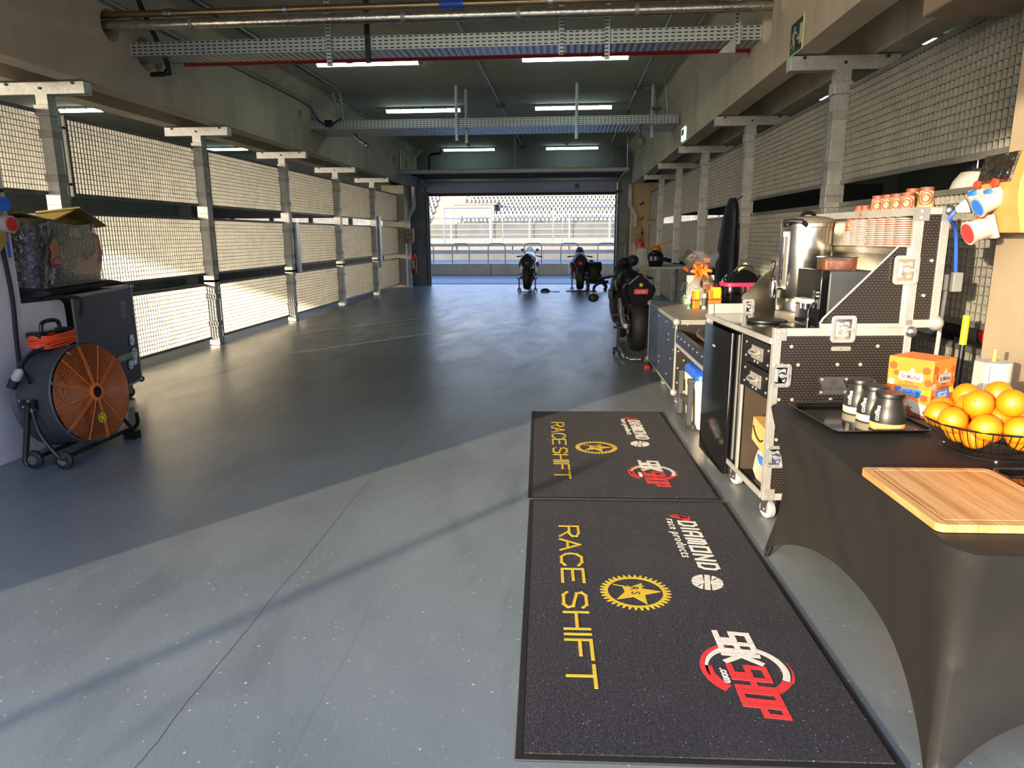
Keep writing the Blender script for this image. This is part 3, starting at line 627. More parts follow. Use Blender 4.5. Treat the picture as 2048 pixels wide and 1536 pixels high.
sb = MB().box(-.17, .17, 0, .36, .36, .40).box(-.16, .16, .32, .37, .42, .80).box(-.05, .05, .2, .36, .0, .36, 1).box(-.19, .19, -.02, .06, .25, .36, 1).box(-.12, .12, .36, .40, .34, .62, 1)  # dark boxes: support, plus the shade around the seat built in as colour
s0 = None; rest = MB(); cnt = 0
for k in range(11):
    for i in range(60):
        x = -25 + i*.55 + (.275 if k % 2 else 0)
        if -18.6 < x < -14.4 or (k < 7 and 2 < k and -15.8 < x < -9.8 and k < 6): continue
        p = (x, 92 + 2.75 + k*.85, 3.055 + k*.44)
        if cnt < 300:
            if s0 is None: s0 = sb.build('stadium_seat', [M['seat_grey'], M['dark_grey']], smooth=0); o = s0
            else: o = s0.copy(); COL.objects.link(o)
            o.location = p; tag(o, 'small grey stadium seat in the lower grandstand rows beyond the track', 'seat', 'grandstand seats'); cnt += 1
        else: rest.add(sb.v, sb.f, 0, T3(*p)); rest.m[-len(sb.f):] = sb.m
tag(rest.build('stadium_seats', [M['seat_grey'], M['dark_grey']], smooth=0), 'grey stadium seats filling the upper grandstand rows', 'seats', kind='stuff')
# bollard post outside the south opening (throws the thin shadow over the floor)
tag(MB().cyl((-6.0, -4.0, 0), (-6.0, -4.0, 1.72), .04, n=12).build('bollard_post', M['mid_grey']), 'slim grey post standing outside behind the camera', 'post')

# ============================================================ LEFT GROUP
# tall flight case
CA = rad(13)
t = thing('flight_case', 'tall black flight case with up-arrows on its side, under the wrapped bundle', 'flight case', (-4.12, 6.30, 0), -pi/2 + CA)
W, D, z0, z1 = 1.22, .62, .15, 1.06   # local x: along the face toward the camera, local -y: away from the viewer
MB().box(0, W, -D, 0, z0, z1).build('body', M['black_board'], t, bev=.004)
b = MB(); e = .022
for z in (z0, z1-e): b.box(-.004, W+.004, -.0, .005, z, z+e).box(-.004, 0, -D, 0, z, z+e)
b.box(-.004, e, 0, .005, z0, z1).box(W-e, W+.004, 0, .005, z0, z1).box(-.006, 0, -e, .005, z0, z1).box(0, W, 0, .006, .40, .455)
b.box(-.004, W+.004, -D-.004, .005, z1, z1+.005); b.build('aluminium_edge', M['alu_dull'], t)
for z in (z0+.01, z1-.01): MB().ball((.005, -.005, z), .032, 12, 8).build('ball_corner', M['zinc'], t)
def dish(M0, w=.11, h=.12):
    b = MB(); o = rrect(-w/2, w/2, -h/2, h/2, .018, 4); i_ = rrect(-w/2+.018, w/2-.018, -h/2+.018, h/2-.018, .01, 4)
    b.prism(o, 0, .006, 0, M0, holes=[i_[::-1]]); b.prism(i_, -.001, .001, 1, M0)
    b.box(-w*.26, -w*.18, -h*.27, h*.27, .001, .010, 0, M0); b.box(w*.10, w*.2, -h*.27, h*.27, .001, .009, 0, M0); b.box(-w*.2, w*.2, h*.16, h*.24, .001, .008, 0, M0); b.cyl((0, 0, .001), (0, 0, .012), w*.2, n=16, mi=1, M=M0); b.cyl((0, 0, .008), (0, 0, .017), w*.12, n=12, M=M0); b.box(-w*.06, w*.34, -.006, .006, .014, .018, 0, M0)
    for a in rrect(-w/2+.009, w/2-.009, -h/2+.009, h/2-.009, .006, 1): b.cyl((a[0], a[1], .005), (a[0], a[1], .009), .0055, n=8, mi=0, M=M0)
    for a in ((0, h/2-.009), (0, -h/2+.009), (w/2-.009, 0), (-w/2+.009, 0)): b.cyl((a[0], a[1], .003), (a[0], a[1], .007), .0045, n=8, M=M0)
    return b
FACE = Mx(((1,0,0,0),(0,0,1,0),(0,1,0,0),(0,0,0,1)))    # (u,v,h)->(x=u, y=h, z=v)
FMIR = Mx(((-1,0,0,0),(0,0,1,0),(0,1,0,0),(0,0,0,1)))
for u, v, w, h in ((.15, .56, .10, .10), (.13, .40, .10, .16), (.24, .34, .10, .08)):
    dish(T3(u, .004, v) @ FMIR, w, h).build('butterfly_latch', [M['latch'], M['chrome']], t, smooth=0)
b = MB()
for u in (.215, .265):
    q = T3(u, .0006, 0) @ FACE; b.prism([(-.008, .82), (.008, .82), (.008, .91), (-.008, .91)], 0, .001, 0, q); b.prism([(-.018, .905), (.018, .905), (0, .945)], 0, .001, 0, q)
b.prism([(.19, .805), (.29, .805), (.29, .811), (.19, .811)], 0, .001, 0, T3(0, .0006, 0) @ FACE)
b.text('THIS WAY', .022, T3(.29, .0006, .782) @ FMIR, ext=.001).text('UP', .022, T3(.255, .0006, .757) @ FMIR, ext=.001)
b.build('arrow_stencil', M['white'], t, smooth=0)
def caster(x, y, r, par, rz=0, mw='black_rubber', top=.15):
    q = T3(x, y, 0) @ RZ(rz)
    c = MB().cbox((0, 0, top-.004), (.085, .085, .008), M=q).cbox((-.028, 0, top*.62), (.004, .05, top*.7), M=q).cbox((.028, 0, top*.62), (.004, .05, top*.7), M=q).cbox((0, 0, top*.93), (.06, .06, .02), M=q).cyl((-.034, 0, r), (.034, 0, r), .009, n=8, M=q)
    c.build('caster_fork', M['zinc'], par)
    w = MB(); w.lathe([(.0, -.02), (r*.88, -.02), (r, -.013), (r, .013), (r*.88, .02), (.0, .02)], 20, 0, q @ T3(0, 0, r) @ RY(pi/2)); w.build('caster_wheel', M[mw], par)
for x, y in ((.1, -.09), (1.1, -.09), (.1, -.53), (1.1, -.53)): caster(x, y, .05, t, .9)
# shrink-wrapped bundle and dark cloth on top of the case
t = thing('wrapped_bundle', 'shrink-wrapped dark cartons with pink and orange prints on the tall flight case', 'bundle', (-4.12, 6.3, 1.14), -pi/2 + CA)
rings = []
for k in range(7):
    f = k/6; rr = []
    for i in range(28):
        a = 2*pi*i/28; rx = .57 - .05*f + .008*sin(5*a + k); ry = .22 - .004*f + .003*sin(3*a + 2*k)
        c, q = cos(a), sin(a); rr.append((1.03 + rx*abs(c)**.45*(1 if c > 0 else -1), -.22 + ry*abs(q)**.45*(1 if q > 0 else -1), .47*f + .015*f*sin(7*a)))
    rings.append(rr)
MB().loft(rings).build('carton', M['wrap_dark'], t)
b = MB(); q = T3(.55, .006, 0) @ FACE @ SCL(2.3, 1.05, 1)
b.prism([(.04,.07),(.24,.07),(.25,.1),(.22,.13),(.21,.19),(.17,.21),(.15,.17),(.1,.19),(.05,.24),(.06,.33),(.1,.4),(.02,.36),(.005,.22),(.02,.14)], 0, .004, 0, q)
b.build('salmon_print', M['salmon'], t)
MB().prism(star(.35, .2, .05, .035, 7), 0, .004, 0, q).prism([(.32, .2), (.37, .2), (.39, .28), (.35, .35), (.325, .28)], 0, .005, 0, q).build('amber_print', M['amber'], t)
MB().prism(circ(.352, .17, .045, 14), 0, .006, 0, q, holes=[circ(.352, .175, .026, 14)[::-1]]).build('magenta_print', M['magenta'], t)
MB().prism([(.16, .34), (.25, .36), (.24, .42), (.17, .41)], 0, .003, 0, q).build('ochre_print', M['ochre'], t)
rings = [[(1.03 + (p[0]-1.03)*1.03 + random.uniform(-.008, .008), -.22 + (p[1]+.22)*1.12 + random.uniform(-.003, .003), p[2] + .0) for p in r] for r in rings]
MB().loft(rings, caps=False).build('plastic_film', M['film'], t)
b = MB()
for (x0, z0_, x1, z1_, w, yy) in ((-.03, .44, .33, .58, .22, -.1), (.3, .56, .62, .46, .2, -.14), (.55, .47, .88, .52, .22, -.2)):
    x0, x1 = .45+1.3*x0, .45+1.3*x1; d = V((x1-x0, 0, z1_-z0_)); b.box(0, d.length, -w, w*.5, 0, .012, 0, T3(x0, yy, z0_) @ RY(-math.atan2(d.z, d.x)) @ RX(.12))
b.box(.5, 1.55, -.36, -.08, .42, .5); b.build('cardboard_flaps', M['ochre'], t)
t2 = tag(MB().loft([[(x, -.24 + .31*cos(a) + .01*sin(9*x+3*a), .035 + .045*sin(a)*(1 - .25*abs(x-.95)) + .006*sin(13*x)) for a in [2*pi*i/16 for i in range(16)]] for x in [.34 + .11*i for i in range(13)]]).build('black_tarp', M['black_cloth']), 'folded black cloth under the shrink-wrapped bundle on the flight case', 'cloth')
t2.location = (-4.12, 6.3, 1.075); t2.rotation_euler = (0, 0, -pi/2 + CA)
# cables lying on the white kerb block
b = MB()
for k in range(5): b.tube([(.17*cos(a) + .01*k, .12*sin(a) + .02*sin(k), .015 + .016*k + .006*sin(3*a+k)) for a in [2*pi*i/26 for i in range(26)]], .013, 6, closed=True)
b.tube(bez([(.15, .05, .03), (.30, .10, .02), (.36, .16, .0), (.385, .12, -.08), (.385, .1, -.12)], 6), .014, 6)
tag(b.build('cable_coil', M['black_rubber'], loc=(-3.97, 4.74, 1.055)), 'coil of black cable lying on the white kerb block, one end hanging', 'cable')
tag(MB().tube(bez([(-3.785, 4.44, 1.95), (-3.783, 4.45, 1.5), (-3.782, 4.47, 1.1), (-3.783, 4.45, .8), (-3.782, 4.44, .55)], 6), .014, 8).build('wall_cable', M['black_rubber']), 'black cable running down the white pier above the drum fan', 'cable')
# socket board on the white pier at the frame edge
t = thing('socket_board', 'beige board with blue and red sockets on the white pier at left edge', 'socket box', (-3.8, 4.42, 1.62), pi/2)
MB().prism([(-.03, -.24), (.07, -.14), (.07, .2), (-.25, .2), (-.25, -.24)], 0, .035, M=RX(pi/2)).build('board', M['power_yellow'], t, bev=.006)
MB().cyl((.045, -.03, .1), (.045, -.075, .1), .045, n=18).build('blue_socket', M['plug_blue'], t)
MB().cyl((.06, -.03, -.03), (.06, -.085, -.03), .058, n=18).build('socket_rim', M['socket_white'], t); MB().cyl((.06, -.085, -.03), (.06, -.09, -.03), .046, n=18).build('red_socket', M['socket_red'], t)
MB().cyl((.09, -.015, .19), (.09, -.03, .19), .014, n=10).build('knob', M['black_plastic'], t)
MB().cyl((.085, -.02, -.03), (.085, -.02, -.25), .008, n=6).build('blue_wire', M['blue'], t)
# drum fan
t = thing('drum_fan', 'black drum fan with orange wire grille beside the white pier', 'fan', (-3.5, 4.50, 0))
FC = V((0, 0, .425)); AX = T3(*FC) @ RZ(-.10) @ RY(rad(84))   # local z of the drum -> +x, tipped slightly up
R = .335
b = MB(); b.ring([(R, -.1), (R+.012, -.11), (R+.018, -.1), (R+.012, -.09), (R+.003, -.08), (R+.003, .16), (R+.012, .175), (R+.018, .19), (R+.012, .2), (R, .195)], 56, 0, AX)
b.build('drum', M['fan_drum'], t)
MB().lathe([(.0, -.09), (R-.02, -.09), (R-.02, -.085), (.0, -.085)], 40, 0, AX).build('rear_guard', M['black_metal'], t)
b = MB()
for k in range(5):
    a = 2*pi*k/5; q = AX @ RZ(a) @ T3(.17, 0, 0) @ RX(.5); b.box(-.12, .12, -.07, .07, -.004, .004, 0, q)
b.cyl((0, 0, -.08), (0, 0, .08), .07, n=20, M=AX); b.build('blades', M['dark_grey'], t)
b = MB()
zf = lambda r: .205 + .025*(1 - (r/R)**2)
for i in range(26):
    r = .055 + (R-.06)*i/25; b.ring([(r + .0022*cos(a), zf(r) + .0022*sin(a)) for a in (0, pi/2, pi, 3*pi/2)], 48, 0, AX)
for k in range(12):
    a = 2*pi*k/12 + .13
    for o_ in ((-.007, .007) if k % 2 == 0 else (0,)):
        b.tube([((.05+(R-.05)*j/5)*cos(a) - o_*sin(a), (.05+(R-.05)*j/5)*sin(a) + o_*cos(a), zf(.05+(R-.05)*j/5) + .003) for j in range(6)], .003, 5, 0, AX)
b.ring([(.04, .23), (.06, .228), (.062, .238), (.04, .243)], 28, 0, AX)
b.build('front_grille', M['fan_orange'], t)
MB().cyl((0, 0, .228), (0, 0, .24), .038, n=20, M=AX).build('hub_cap', M['black_plastic'], t)
for k in range(6):
    a = 2*pi*k/6 + .13; MB().cbox((R*cos(a), R*sin(a), .205), (.02, .02, .012), M=AX).build('grille_clip', M['zinc'], t)
b = MB(); q = AX @ T3(.185, -.0, .232) @ RZ(pi/2)
b.prism(circ(0, 0, .036, 20), 0, .003, 0, q, holes=[circ(0, 0, .029, 20)[::-1]]); b.prism(star(0, 0, .03, .013), 0, .003, 0, q); b.build('star_badge', M['yellow'], t)
b = MB()
for s in (-1, 1):
    y = s*(R + .045)
    b.tube([(.01, y, .44), (-.07, y, .06), (-.06, y, .03)], .019, 8); b.tube(bez([(.03, y, .42), (.06, y, .25), (.16, y, .1), (.2, y, .075)], 5), .014, 8)
    b.box(-.05, .05, min(y, s*(R+.0)), max(y, s*R), .405, .465)
    b.tube(bez([(.2, y, .075), (.24, y*.98, .12), (.25, y*.93, .2)], 5) if s > 0 else [(.2, y, .075), (.23, y, .07)], .014, 8)
b.tube([(.19, -R-.045, .075), (.19, R+.045, .075)], .015, 8); b.tube([(-.06, -R-.045, .05), (-.06, R+.045, .05)], .015, 8); b.box(.15, .24, R-.02, R+.06, 0, .06)
b.build('stand', M['black_metal'], t)
for (x, z) in ((-.03, .47), (.03, .47), (-.01, .43), (.045, .405)): MB().cyl((x, -R-.04, z), (x, -R-.068, z), .01, n=8).build('bolt', M['zinc'], t)
for x in (-.02, .19):
    w = MB(); q = T3(x, -R-.03, .062) @ RX(pi/2); w.lathe([(.0, -.018), (.05, -.018), (.062, -.01), (.062, .01), (.05, .018), (.0, .018)], 22, 0, q); wo = w.build('wheel', M['black_rubber'], t)
    MB().lathe([(.0, .0), (.034, .0), (.03, .0215), (.0, .0215)], 18, 0, q).build('wheel_rim', M['zinc'], wo)
MB().tube(bez([(-.09, -.1, .77), (-.08, -.25, .70), (-.06, -.3, .66), (-.02, -.32, .62), (.02, -.35, .58)], 6), .012, 6).build('carry_handle', M['black_plastic'], t)
# orange extension lead on its frame, and the white and blue plug hanging from it
t = thing('cord_reel', 'black hand reel wound with bright orange cord on top of the drum fan', 'extension cord', (-3.56, 4.50, .79))
b = MB()
for k in range(7):
    b.tube([((.155 - .008*(k % 3))*abs(cos(a))**.6*(1 if cos(a) > 0 else -1)*.55 + .0, (.165 + .006*(k % 2))*abs(sin(a))**.7*(1 if sin(a) > 0 else -1), -.012 + .0125*k + .006*sin(2*a + k)) for a in [2*pi*i/32 for i in range(32)]], .0075, 6, closed=True)
b.build('orange_cord', M['cord_orange'], t)
b = MB().box(-.05, .05, -.17, -.10, .05, .09).box(-.05, .05, .10, .17, .05, .09).box(-.03, .03, -.15, .15, -.03, -.015).box(-.03, .03, -.1, .1, .075, .085)
b.tube(bez([(0, -.09, .08), (0, -.075, .14), (0, 0, .155), (0, .075, .14), (0, .09, .08)], 5), .014, 8).build('reel_frame', M['black_plastic'], t)
t = thing('power_plug', 'white and blue industrial plug hanging on the side of the drum fan', 'plug', (-3.56, 4.125, .60))
MB().lathe([(.0, 0), (.022, .0), (.03, .02), (.026, .07), (.012, .085), (0, .085)], 14, 0, RY(.5) @ RX(-.15)).build('plug_body', M['white'], t)
MB().lathe([(.0, -.055), (.029, -.055), (.031, .0), (.0, .0)], 14, 0, RY(.5) @ RX(-.15)).build('plug_nose', M['navy'], t)
MB().tube(bez([(.04, -.01, .08), (.07, .02, .13), (.06, .14, .17), (.05, .28, .19)], 6), .007, 6).build('cable', M['navy'], t)
# ============================================================ RIGHT SIDE: FLIGHT CASES
# --- low case (far), with pull-out tray
t = thing('flight_case', 'low dark flight case with blue-sheened front, under the gift basket', 'flight case', (.935, 6.12, 0), rad(1))
W, D, z0, z1 = 1.12, 1.76, .12, .775
MB().box(.004, W, .004, D, z0, z1-.01).build('body', M['honeycomb'], t)
MB().box(0, .006, .01, D, z0, z1-.012).build('front_panel', M['blue_sheen_mesh'], t)
MB().box(.0, W, .0, D, z1-.012, z1).build('top_panel', M['alu_dull'], t, bev=.003)
b = MB(); e = .028
for z in (z0, z1-e-.012): b.box(-.003, W, -.003, .004, z, z+e)
b.box(-.004, .012, -.004, .012, z0, z1-.012).box(-.004, .01, D-.012, D, z0, z1).box(-.003, .004, .0, D, z1-.03, z1-.010).box(-.003, .004, .0, D, z0, z0+.02)
b.build('aluminium_edge', M['alu_dull'], t)
for y in (.0, D):
    for z in (z0+.01, z1-.02): MB().ball((.008, y, z), .034, 12, 8).build('ball_corner', M['alu'], t)
b = MB()
for y, z in [(.1, .70), (.5, .70), (1.0, .70), (1.5, .70), (.35, .6), (.35, .55), (1.3, .62), (1.3, .57), (.9, .3), (.9, .25), (1.45, .28), (.4, .22), (.2, .4), (.08, .5)]: b.cyl((-.003, y, z), (-.007, y, z), .008, n=10)
for x, z in [(.1, .735), (.3, .735), (.55, .735), (.03, .66), (.03, .5), (.03, .35), (.03, .22), (.08, .42), (.3, .42)]: b.cyl((x, -.002, z), (x, -.007, z), .008, n=10)
b.build('rivet', M['alu'], t)
for x, y in ((.07, .12), (.07, .95), (.07, 1.6), (1.0, .15), (1.0, 1.6)): caster(x, y, .045, t, .5, 'mid_grey', .12)
b = MB().box(.0, .03, -1.25, -.004, .6, .69).box(.0, W, -1.25, -.004, .585, .6).box(W-.03, W, -1.25, -.004, .6, .69).box(.03, W-.03, -1.25, -1.22, .6, .69)
b.build('pull_out_tray', M['blue_sheen_mesh'], t)
MB().box(-.003, .035, -1.25, -.02, .555, .585).build('tray_runner', M['alu'], t)
b = MB()
for k in range(7): b.cyl((-.001, -.12-.17*k, .65), (-.005, -.12-.17*k, .65), .008, n=10)
b.build('tray_rivet', M['alu'], t)
for x in (.05, W-.05): MB().box(x-.015, x+.015, -1.24, -1.21, 0, .585).build('folding_leg', M['black_metal'], t)
# bag lying in the tray
t = thing('padded_bag', 'black padded bag with white outlined lettering in the pull-out tray', 'bag', (.99, 5.98, .635), 0)
rr = []
for k in range(9):
    y = -.02 - .85*k/8; hw = .26*min(1, .55 + k*.18); rr.append([(.33 + p[0], p[1], p[2]) for p in sring(y, hw, 0, .13 + .01*sin(k), 16, 2.6)])
MB().loft(rr).build('bag_body', M['black_cloth'], t)
MB().tube(bez([(.12, -.02, .07), (.07, -.2, .06), (.068, -.5, .06), (.07, -.86, .06)], 6), .012, 6).build('orange_piping', M['copper'], t)
b = MB().text('D', .24, T3(.13, -.33, .142) @ RZ(.05), off=.012).text('A', .24, T3(.31, -.33, .146) @ RZ(.05), off=.012); b.build('lettering', M['light_grey'], t)
MB().box(.2, .5, -.12, -.02, .135, .18).build('paper_roll', M['paper'], t, bev=.03)
# cooler
t = thing('cooler_box', 'beige wheeled cooler with blue lid standing under the pull-out tray', 'cooler', (1.16, 5.50, 0), rad(2))
def rbox(b, x0, x1, y0, y1, zz, r, n=4, mi=0):
    b.loft([[(p[0], p[1], z) for p in rrect(x0-g, x1+g, y0-g, y1+g, r, n)] for z, g in zz], mi); return b
rbox(MB(), -.19, .19, -.25, .25, [(.02, -.03), (.06, -.015), (.34, 0), (.345, .008), (.40, .012), (.41, .004)], .05).build('tub', M['cooler_beige'], t)
rbox(MB(), -.19, .19, -.25, .25, [(.411, .008), (.45, .006), (.48, -.02), (.485, -.05)], .05).build('lid', M['blue'], t)
for x in (-.08, .08): MB().lathe([(.05, .0), (.055, .004), (.04, .006), (.035, -.002), (0, -.002)], 18, 0, T3(x, -.02, .486)).build('cup_recess', M['plug_blue'], t)
b = MB()
for y in (-.2, .18): b.box(-.245, -.21, y-.02, y+.02, .03, .42)
b.box(-.24, -.21, -.2, .18, .2, .225).box(-.245, -.19, -.22, .2, .03, .06).cyl((-.25, -.2, .40), (-.19, -.2, .40), .025, n=12); b.build('trolley_handle', M['dark_grey'], t)
MB().box(.03, .06, -.285, -.262, .12, .3, M=RY(0)).box(.03, .14, -.285, -.262, .1, .13).build('side_latch', M['white'], t, bev=.008)
for x in (-.14, .14): MB().cyl((x-.02, .2, .035), (x+.02, .2, .035), .035, n=14).build('wheel', M['black_rubber'], t)
# fridge
t = thing('mini_fridge', 'tall narrow glossy black fridge built into the kitchen flight case', 'fridge', (.955, 4.14, 0), rad(4))
rbox(MB(), 0, .05, .01, .60, [(.06, 0), (.93, 0)], .022, 5).build('door', M['black_gloss'], t)
MB().box(.052, .06, .015, .6, .07, .92).build('door_gasket', M['mid_grey'], t)
MB().box(.062, .45, .0, .61, .05, .935).build('cabinet', M['black_metal'], t, bev=.006)
for x in (.09, .42):
    for y in (.05, .56): MB().cyl((x, y, 0), (x, y, .05), .018, n=10).build('foot', M['black_plastic'], t)
MB().text('comfee', .022, T3(-.0015, .38, .80) @ RZ(-pi/2) @ RX(pi/2), ext=.001).build('maker_mark', M['light_grey'], t)
# --- kitchen case
KC = thing('kitchen_flight_case', 'tall kitchen flight case with drawers, honeycomb end panel and upright lid', 'flight case', (1.035, 3.55, 0), rad(5))
t = KC; KW, KL, kb, kt = .68, 1.2, .13, 1.04
KR = RZ(rad(5)); KM = T3(1.035, 3.55, 0) @ KR
def kw(x, y, z=0): return tuple(KM @ V((x, y, z)))
NF = RX(pi/2)                      # near face: (u,v,h)->(u,-h,v)
MB().box(.0, KW, .0, .014, kb, kt).build('end_panel', M['honeycomb'], t)
b = MB(); e = .032
b.box(-.004, e, -.005, .002, kb, kt).box(KW-e, KW+.004, -.005, .002, kb, kt).box(-.004, KW, -.006, .003, kb, kb+.036).box(-.004, KW, -.006, .003, kt-.04, kt)
b.box(.22, KW, -.006, .012, kt, kt+.022)
b.box(-.006, .002, -.005, .03, kb, kt).box(-.008, .004, .03, KL, kb-.0, kb+.03).box(-.006, .004, KL-.03, KL, kb, kt-.07).box(-.006, .006, .425, .455, kb+.03, .66)
b.box(-.012, .004, .03, KL, .955, .985)
b.build('aluminium_profile', M['alu'], t, bev=.0015)
b = MB()
for k in range(1, 4): b.box(-.0005 + .008*k, .0002+.008*k, -.0055, -.0045, kb+.04, kt-.05).box(KW-e+.008*k, KW-e+.0006+.008*k, -.0055, -.0045, kb+.04, kt-.05)
b.build('profile_groove', M['dark_grey'], t)
b = MB()
for u, v in ((0, kt-.062), (0, kb)): b.box(u-.002, u+.055, -.008, -.004, v, v+.062)
b.build('corner_plate', M['alu_dull'], t)
MB().ball((KW-.004, -.002, kt-.02), .03, 12, 8).build('ball_corner', M['zinc'], t)
b = MB()
for px, py in [(1583,687),(1744,687),(1568,722),(1598,722),(1672,722),(1715,722),(1567,790),(1592,790),(1665,790),(1568,870),(1600,870)]:
    u, v = (px-1553)*.0027 + .005, 1.045 - (py-650)*.00266
    b.lathe([(.0, 0), (.0095, 0), (.008, .003), (.0, .004)], 12, 0, T3(u, 0, v) @ NF)
for u, v in ((.012, kt-.015), (.042, kt-.015), (.012, kt-.045), (.012, kb+.02), (.042, kb+.02)): b.cyl((u, -.008, v), (u, -.011, v), .006, n=10)
b.build('rivet', M['alu'], t)
dish(T3(.335, -.006, 1.035) @ NF, .125, .135).build('butterfly_latch', [M['latch'], M['chrome']], t, smooth=0)
dish(T3(.042, -.006, .80) @ NF, .10, .12).build('butterfly_latch', [M['latch'], M['chrome']], t, smooth=0); dish(T3(.042, -.006, .37) @ NF, .10, .12).build('butterfly_latch', [M['latch'], M['chrome']], t, smooth=0)
pl = MB().prism(rrect(-.05, .05, -.011, .011, .009, 4), 0, .003, 0, T3(.335, 0, .935) @ NF).build('small_plate', M['alu_dull'], t)
MB().text('VIP', .012, T3(.335, -.0035, .93) @ NF, ax='CENTER').build('plate_lettering', M['copper'], pl)
plq = [(-.078, .045)] + [(-.078+.016*(1-cos(rad(a))) , .028*cos(rad(a))*1.1) for a in (30, 60, 90, 120, 150)] + [(-.078, -.045), (.078, -.045)] + [(.078-.016*(1-cos(rad(a))), -.028*cos(rad(a))*1.1) for a in (30, 60, 90, 120, 150)] + [(.078, .045)]
pl = MB().prism([p for p in plq], 0, .003, 0, T3(.315, 0, .745) @ NF).build('maker_plate', M['dark_grey'], t)
b = MB(); q = T3(.315, -.003, .745) @ NF
for u in (-.062, .062):
    for v in (-.033, .033): b.cyl((u, v, 0), (u, v, .003), .007, n=10, M=q)
b.build('rivet', M['alu'], pl)
b = MB().text('RACE SHIFT', .026, T3(.315, -.0035, .722) @ NF, ax='CENTER', sx=.95)
b.prism(circ(0, .018, .017, 20), 0, .001, 0, q, holes=[circ(0, .018, .013, 20)[::-1]]); b.prism(star(0, .018, .014, .006), 0, .001, 0, q)
b.build('plate_lettering', M['copper'], pl)
# carcass
MB().box(.03, KW, .014, KL, kb, kb+.02).box(KW-.012, KW, .014, KL, kb, kt).box(.02, KW, KL-.014, KL, kb, kt).build('carcass', M['black_board'], t)
MB().box(.02, KW-.02, .44, .455, kb+.02, .955).build('divider_panel', M['brown_steel'], t)
MB().box(.0, KW, .014, KL, .96, .985).build('worktop', M['black_gloss'], t)
for k, (za, zb) in enumerate(((.81, .945), (.665, .80))):
    dw = MB().box(-.004, .015, .035, .42, za, zb).box(.015, .5, .05, .41, za+.01, za+.02).build('drawer', M['black_metal'], t, bev=.002)
    h = MB().box(-.008, .0, .14, .30, (za+zb)/2-.035, (za+zb)/2+.035); h.box(-.012, -.008, .19, .26, (za+zb)/2-.02, (za+zb)/2+.02).tube(bez([(-.01, .15, (za+zb)/2+.01), (-.035, .18, (za+zb)/2), (-.035, .26, (za+zb)/2), (-.01, .29, (za+zb)/2+.01)], 5), .008, 6)
    h.build('recessed_handle', M['alu_dull'], dw)
    b = MB()
    for y, z in ((.06, za+.03), (.06, zb-.03), (.39, za+.03), (.39, zb-.03), (.2, za+.02), (.25, za+.02)): b.cyl((-.004, y, z), (-.008, y, z), .007, n=10)
    b.build('rivet', M['alu'], dw)
for x, y in ((.06, .08), (.06, .60), (.06, 1.1), (.6, .1), (.6, 1.1)): caster(x, y, .05, t, .2 + x, 'light_grey', .13)
# cheeks, far upstand, lid
ck = [(.225, kt+.022), (.575, 1.435), (.645, 1.435), (.645, kt+.022)]
MB().prism(ck, -.012, -.0, 0, T3(0, .002, 0) @ NF).build('near_cheek', M['honeycomb'], t)
MB().tube([(.222, .008, kt+.02), (.235, .008, kt+.045), (.575, .008, 1.437)], .006, 6).build('cheek_edge', M['alu_dull'], t)
MB().prism([(.22, .985), (.22, 1.1), (.36, 1.24), (.645, 1.435), (.645, .985)], -.012, 0, 0, T3(0, KL-.02, 0) @ NF).build('far_cheek', M['steel'], t)
MB().box(-.005, .30, KL-.03, KL, .985, 1.05).box(-.005, .03, KL-.04, KL, .9, 1.05).build('far_upstand', M['alu'], t, bev=.002)
dish(T3(.26, KL-.032, 1.03) @ NF, .08, .10).build('butterfly_latch', [M['latch'], M['chrome']], t, smooth=0)
lx0, lx1, lz0, lz1, ly1 = .645, .80, 1.05, 1.62, 1.28
lid = MB().box(lx1-.012, lx1, .0, ly1, lz0, lz1).box(lx0, lx1, .0, ly1, lz1-.012, lz1).box(lx0, lx1, ly1-.012, ly1, lz0, lz1).box(lx0, lx1, 0, ly1, lz0, lz0+.012).build('lid_shell', M['steel'], t)
MB().box(lx0+.02, lx1-.02, -.002, .012, lz0+.02, lz1-.02).build('lid_end_panel', M['honeycomb'], t)
b = MB().box(lx0-.012, lx0+.034, -.008, .014, kt+.01, lz1).box(lx1-.036, lx1+.004, -.008, .014, lz0, lz1).box(lx0, lx1, -.008, .014, lz1-.03, lz1+.003).box(lx0, lx1, -.008, .014, lz0-.01, lz0+.03)
b.box(lx0-.03, lx0+.012, .0, .014, kt, 1.435).box(lx0-.012, lx0+.004, 0, ly1, lz1-.035, lz1+.003).box(lx0-.012, lx0, ly1-.03, ly1, kt, lz1)
b.build('lid_profile', M['alu'], t, bev=.0015)
b = MB()
for k in range(1, 5): b.box(lx0-.012+.009*k, lx0-.0113+.009*k, -.0086, -.0078, kt+.02, lz1-.04).box(lx1-.036+.008*k, lx1-.0353+.008*k, -.0086, -.0078, lz0+.03, lz1-.04)
b.build('profile_groove', M['dark_grey'], t)
MB().box(lx0-.015, lx0+.055, -.011, -.007, lz1-.06, lz1+.005).build('lid_corner_plate', M['mid_grey'], t); MB().box(lx1-.04, lx1+.006, -.011, -.007, lz1-.06, lz1+.005).build('lid_corner_plate', M['mid_grey'], t)
b = MB()
for u, v in ((.66, 1.605), (.66, 1.575), (.735, 1.37), (.715, 1.2), (.78, 1.605), (.79, 1.36), (.785, 1.25)): b.cyl((u, -.004, v), (u, -.014, v), .008, n=10)
b.build('lid_rivet', M['alu'], t)
MB().ball((lx1-.005, -.003, lz0+.012), .038, 14, 10).build('ball_corner', M['alu'], t); MB().ball((lx1-.005, -.003, lz1-.012), .026, 14, 10).build('ball_corner', M['zinc'], t)
dish(T3(.615, -.009, 1.325) @ NF, .125, .14).build('butterfly_latch', [M['latch'], M['chrome']], t, smooth=0)
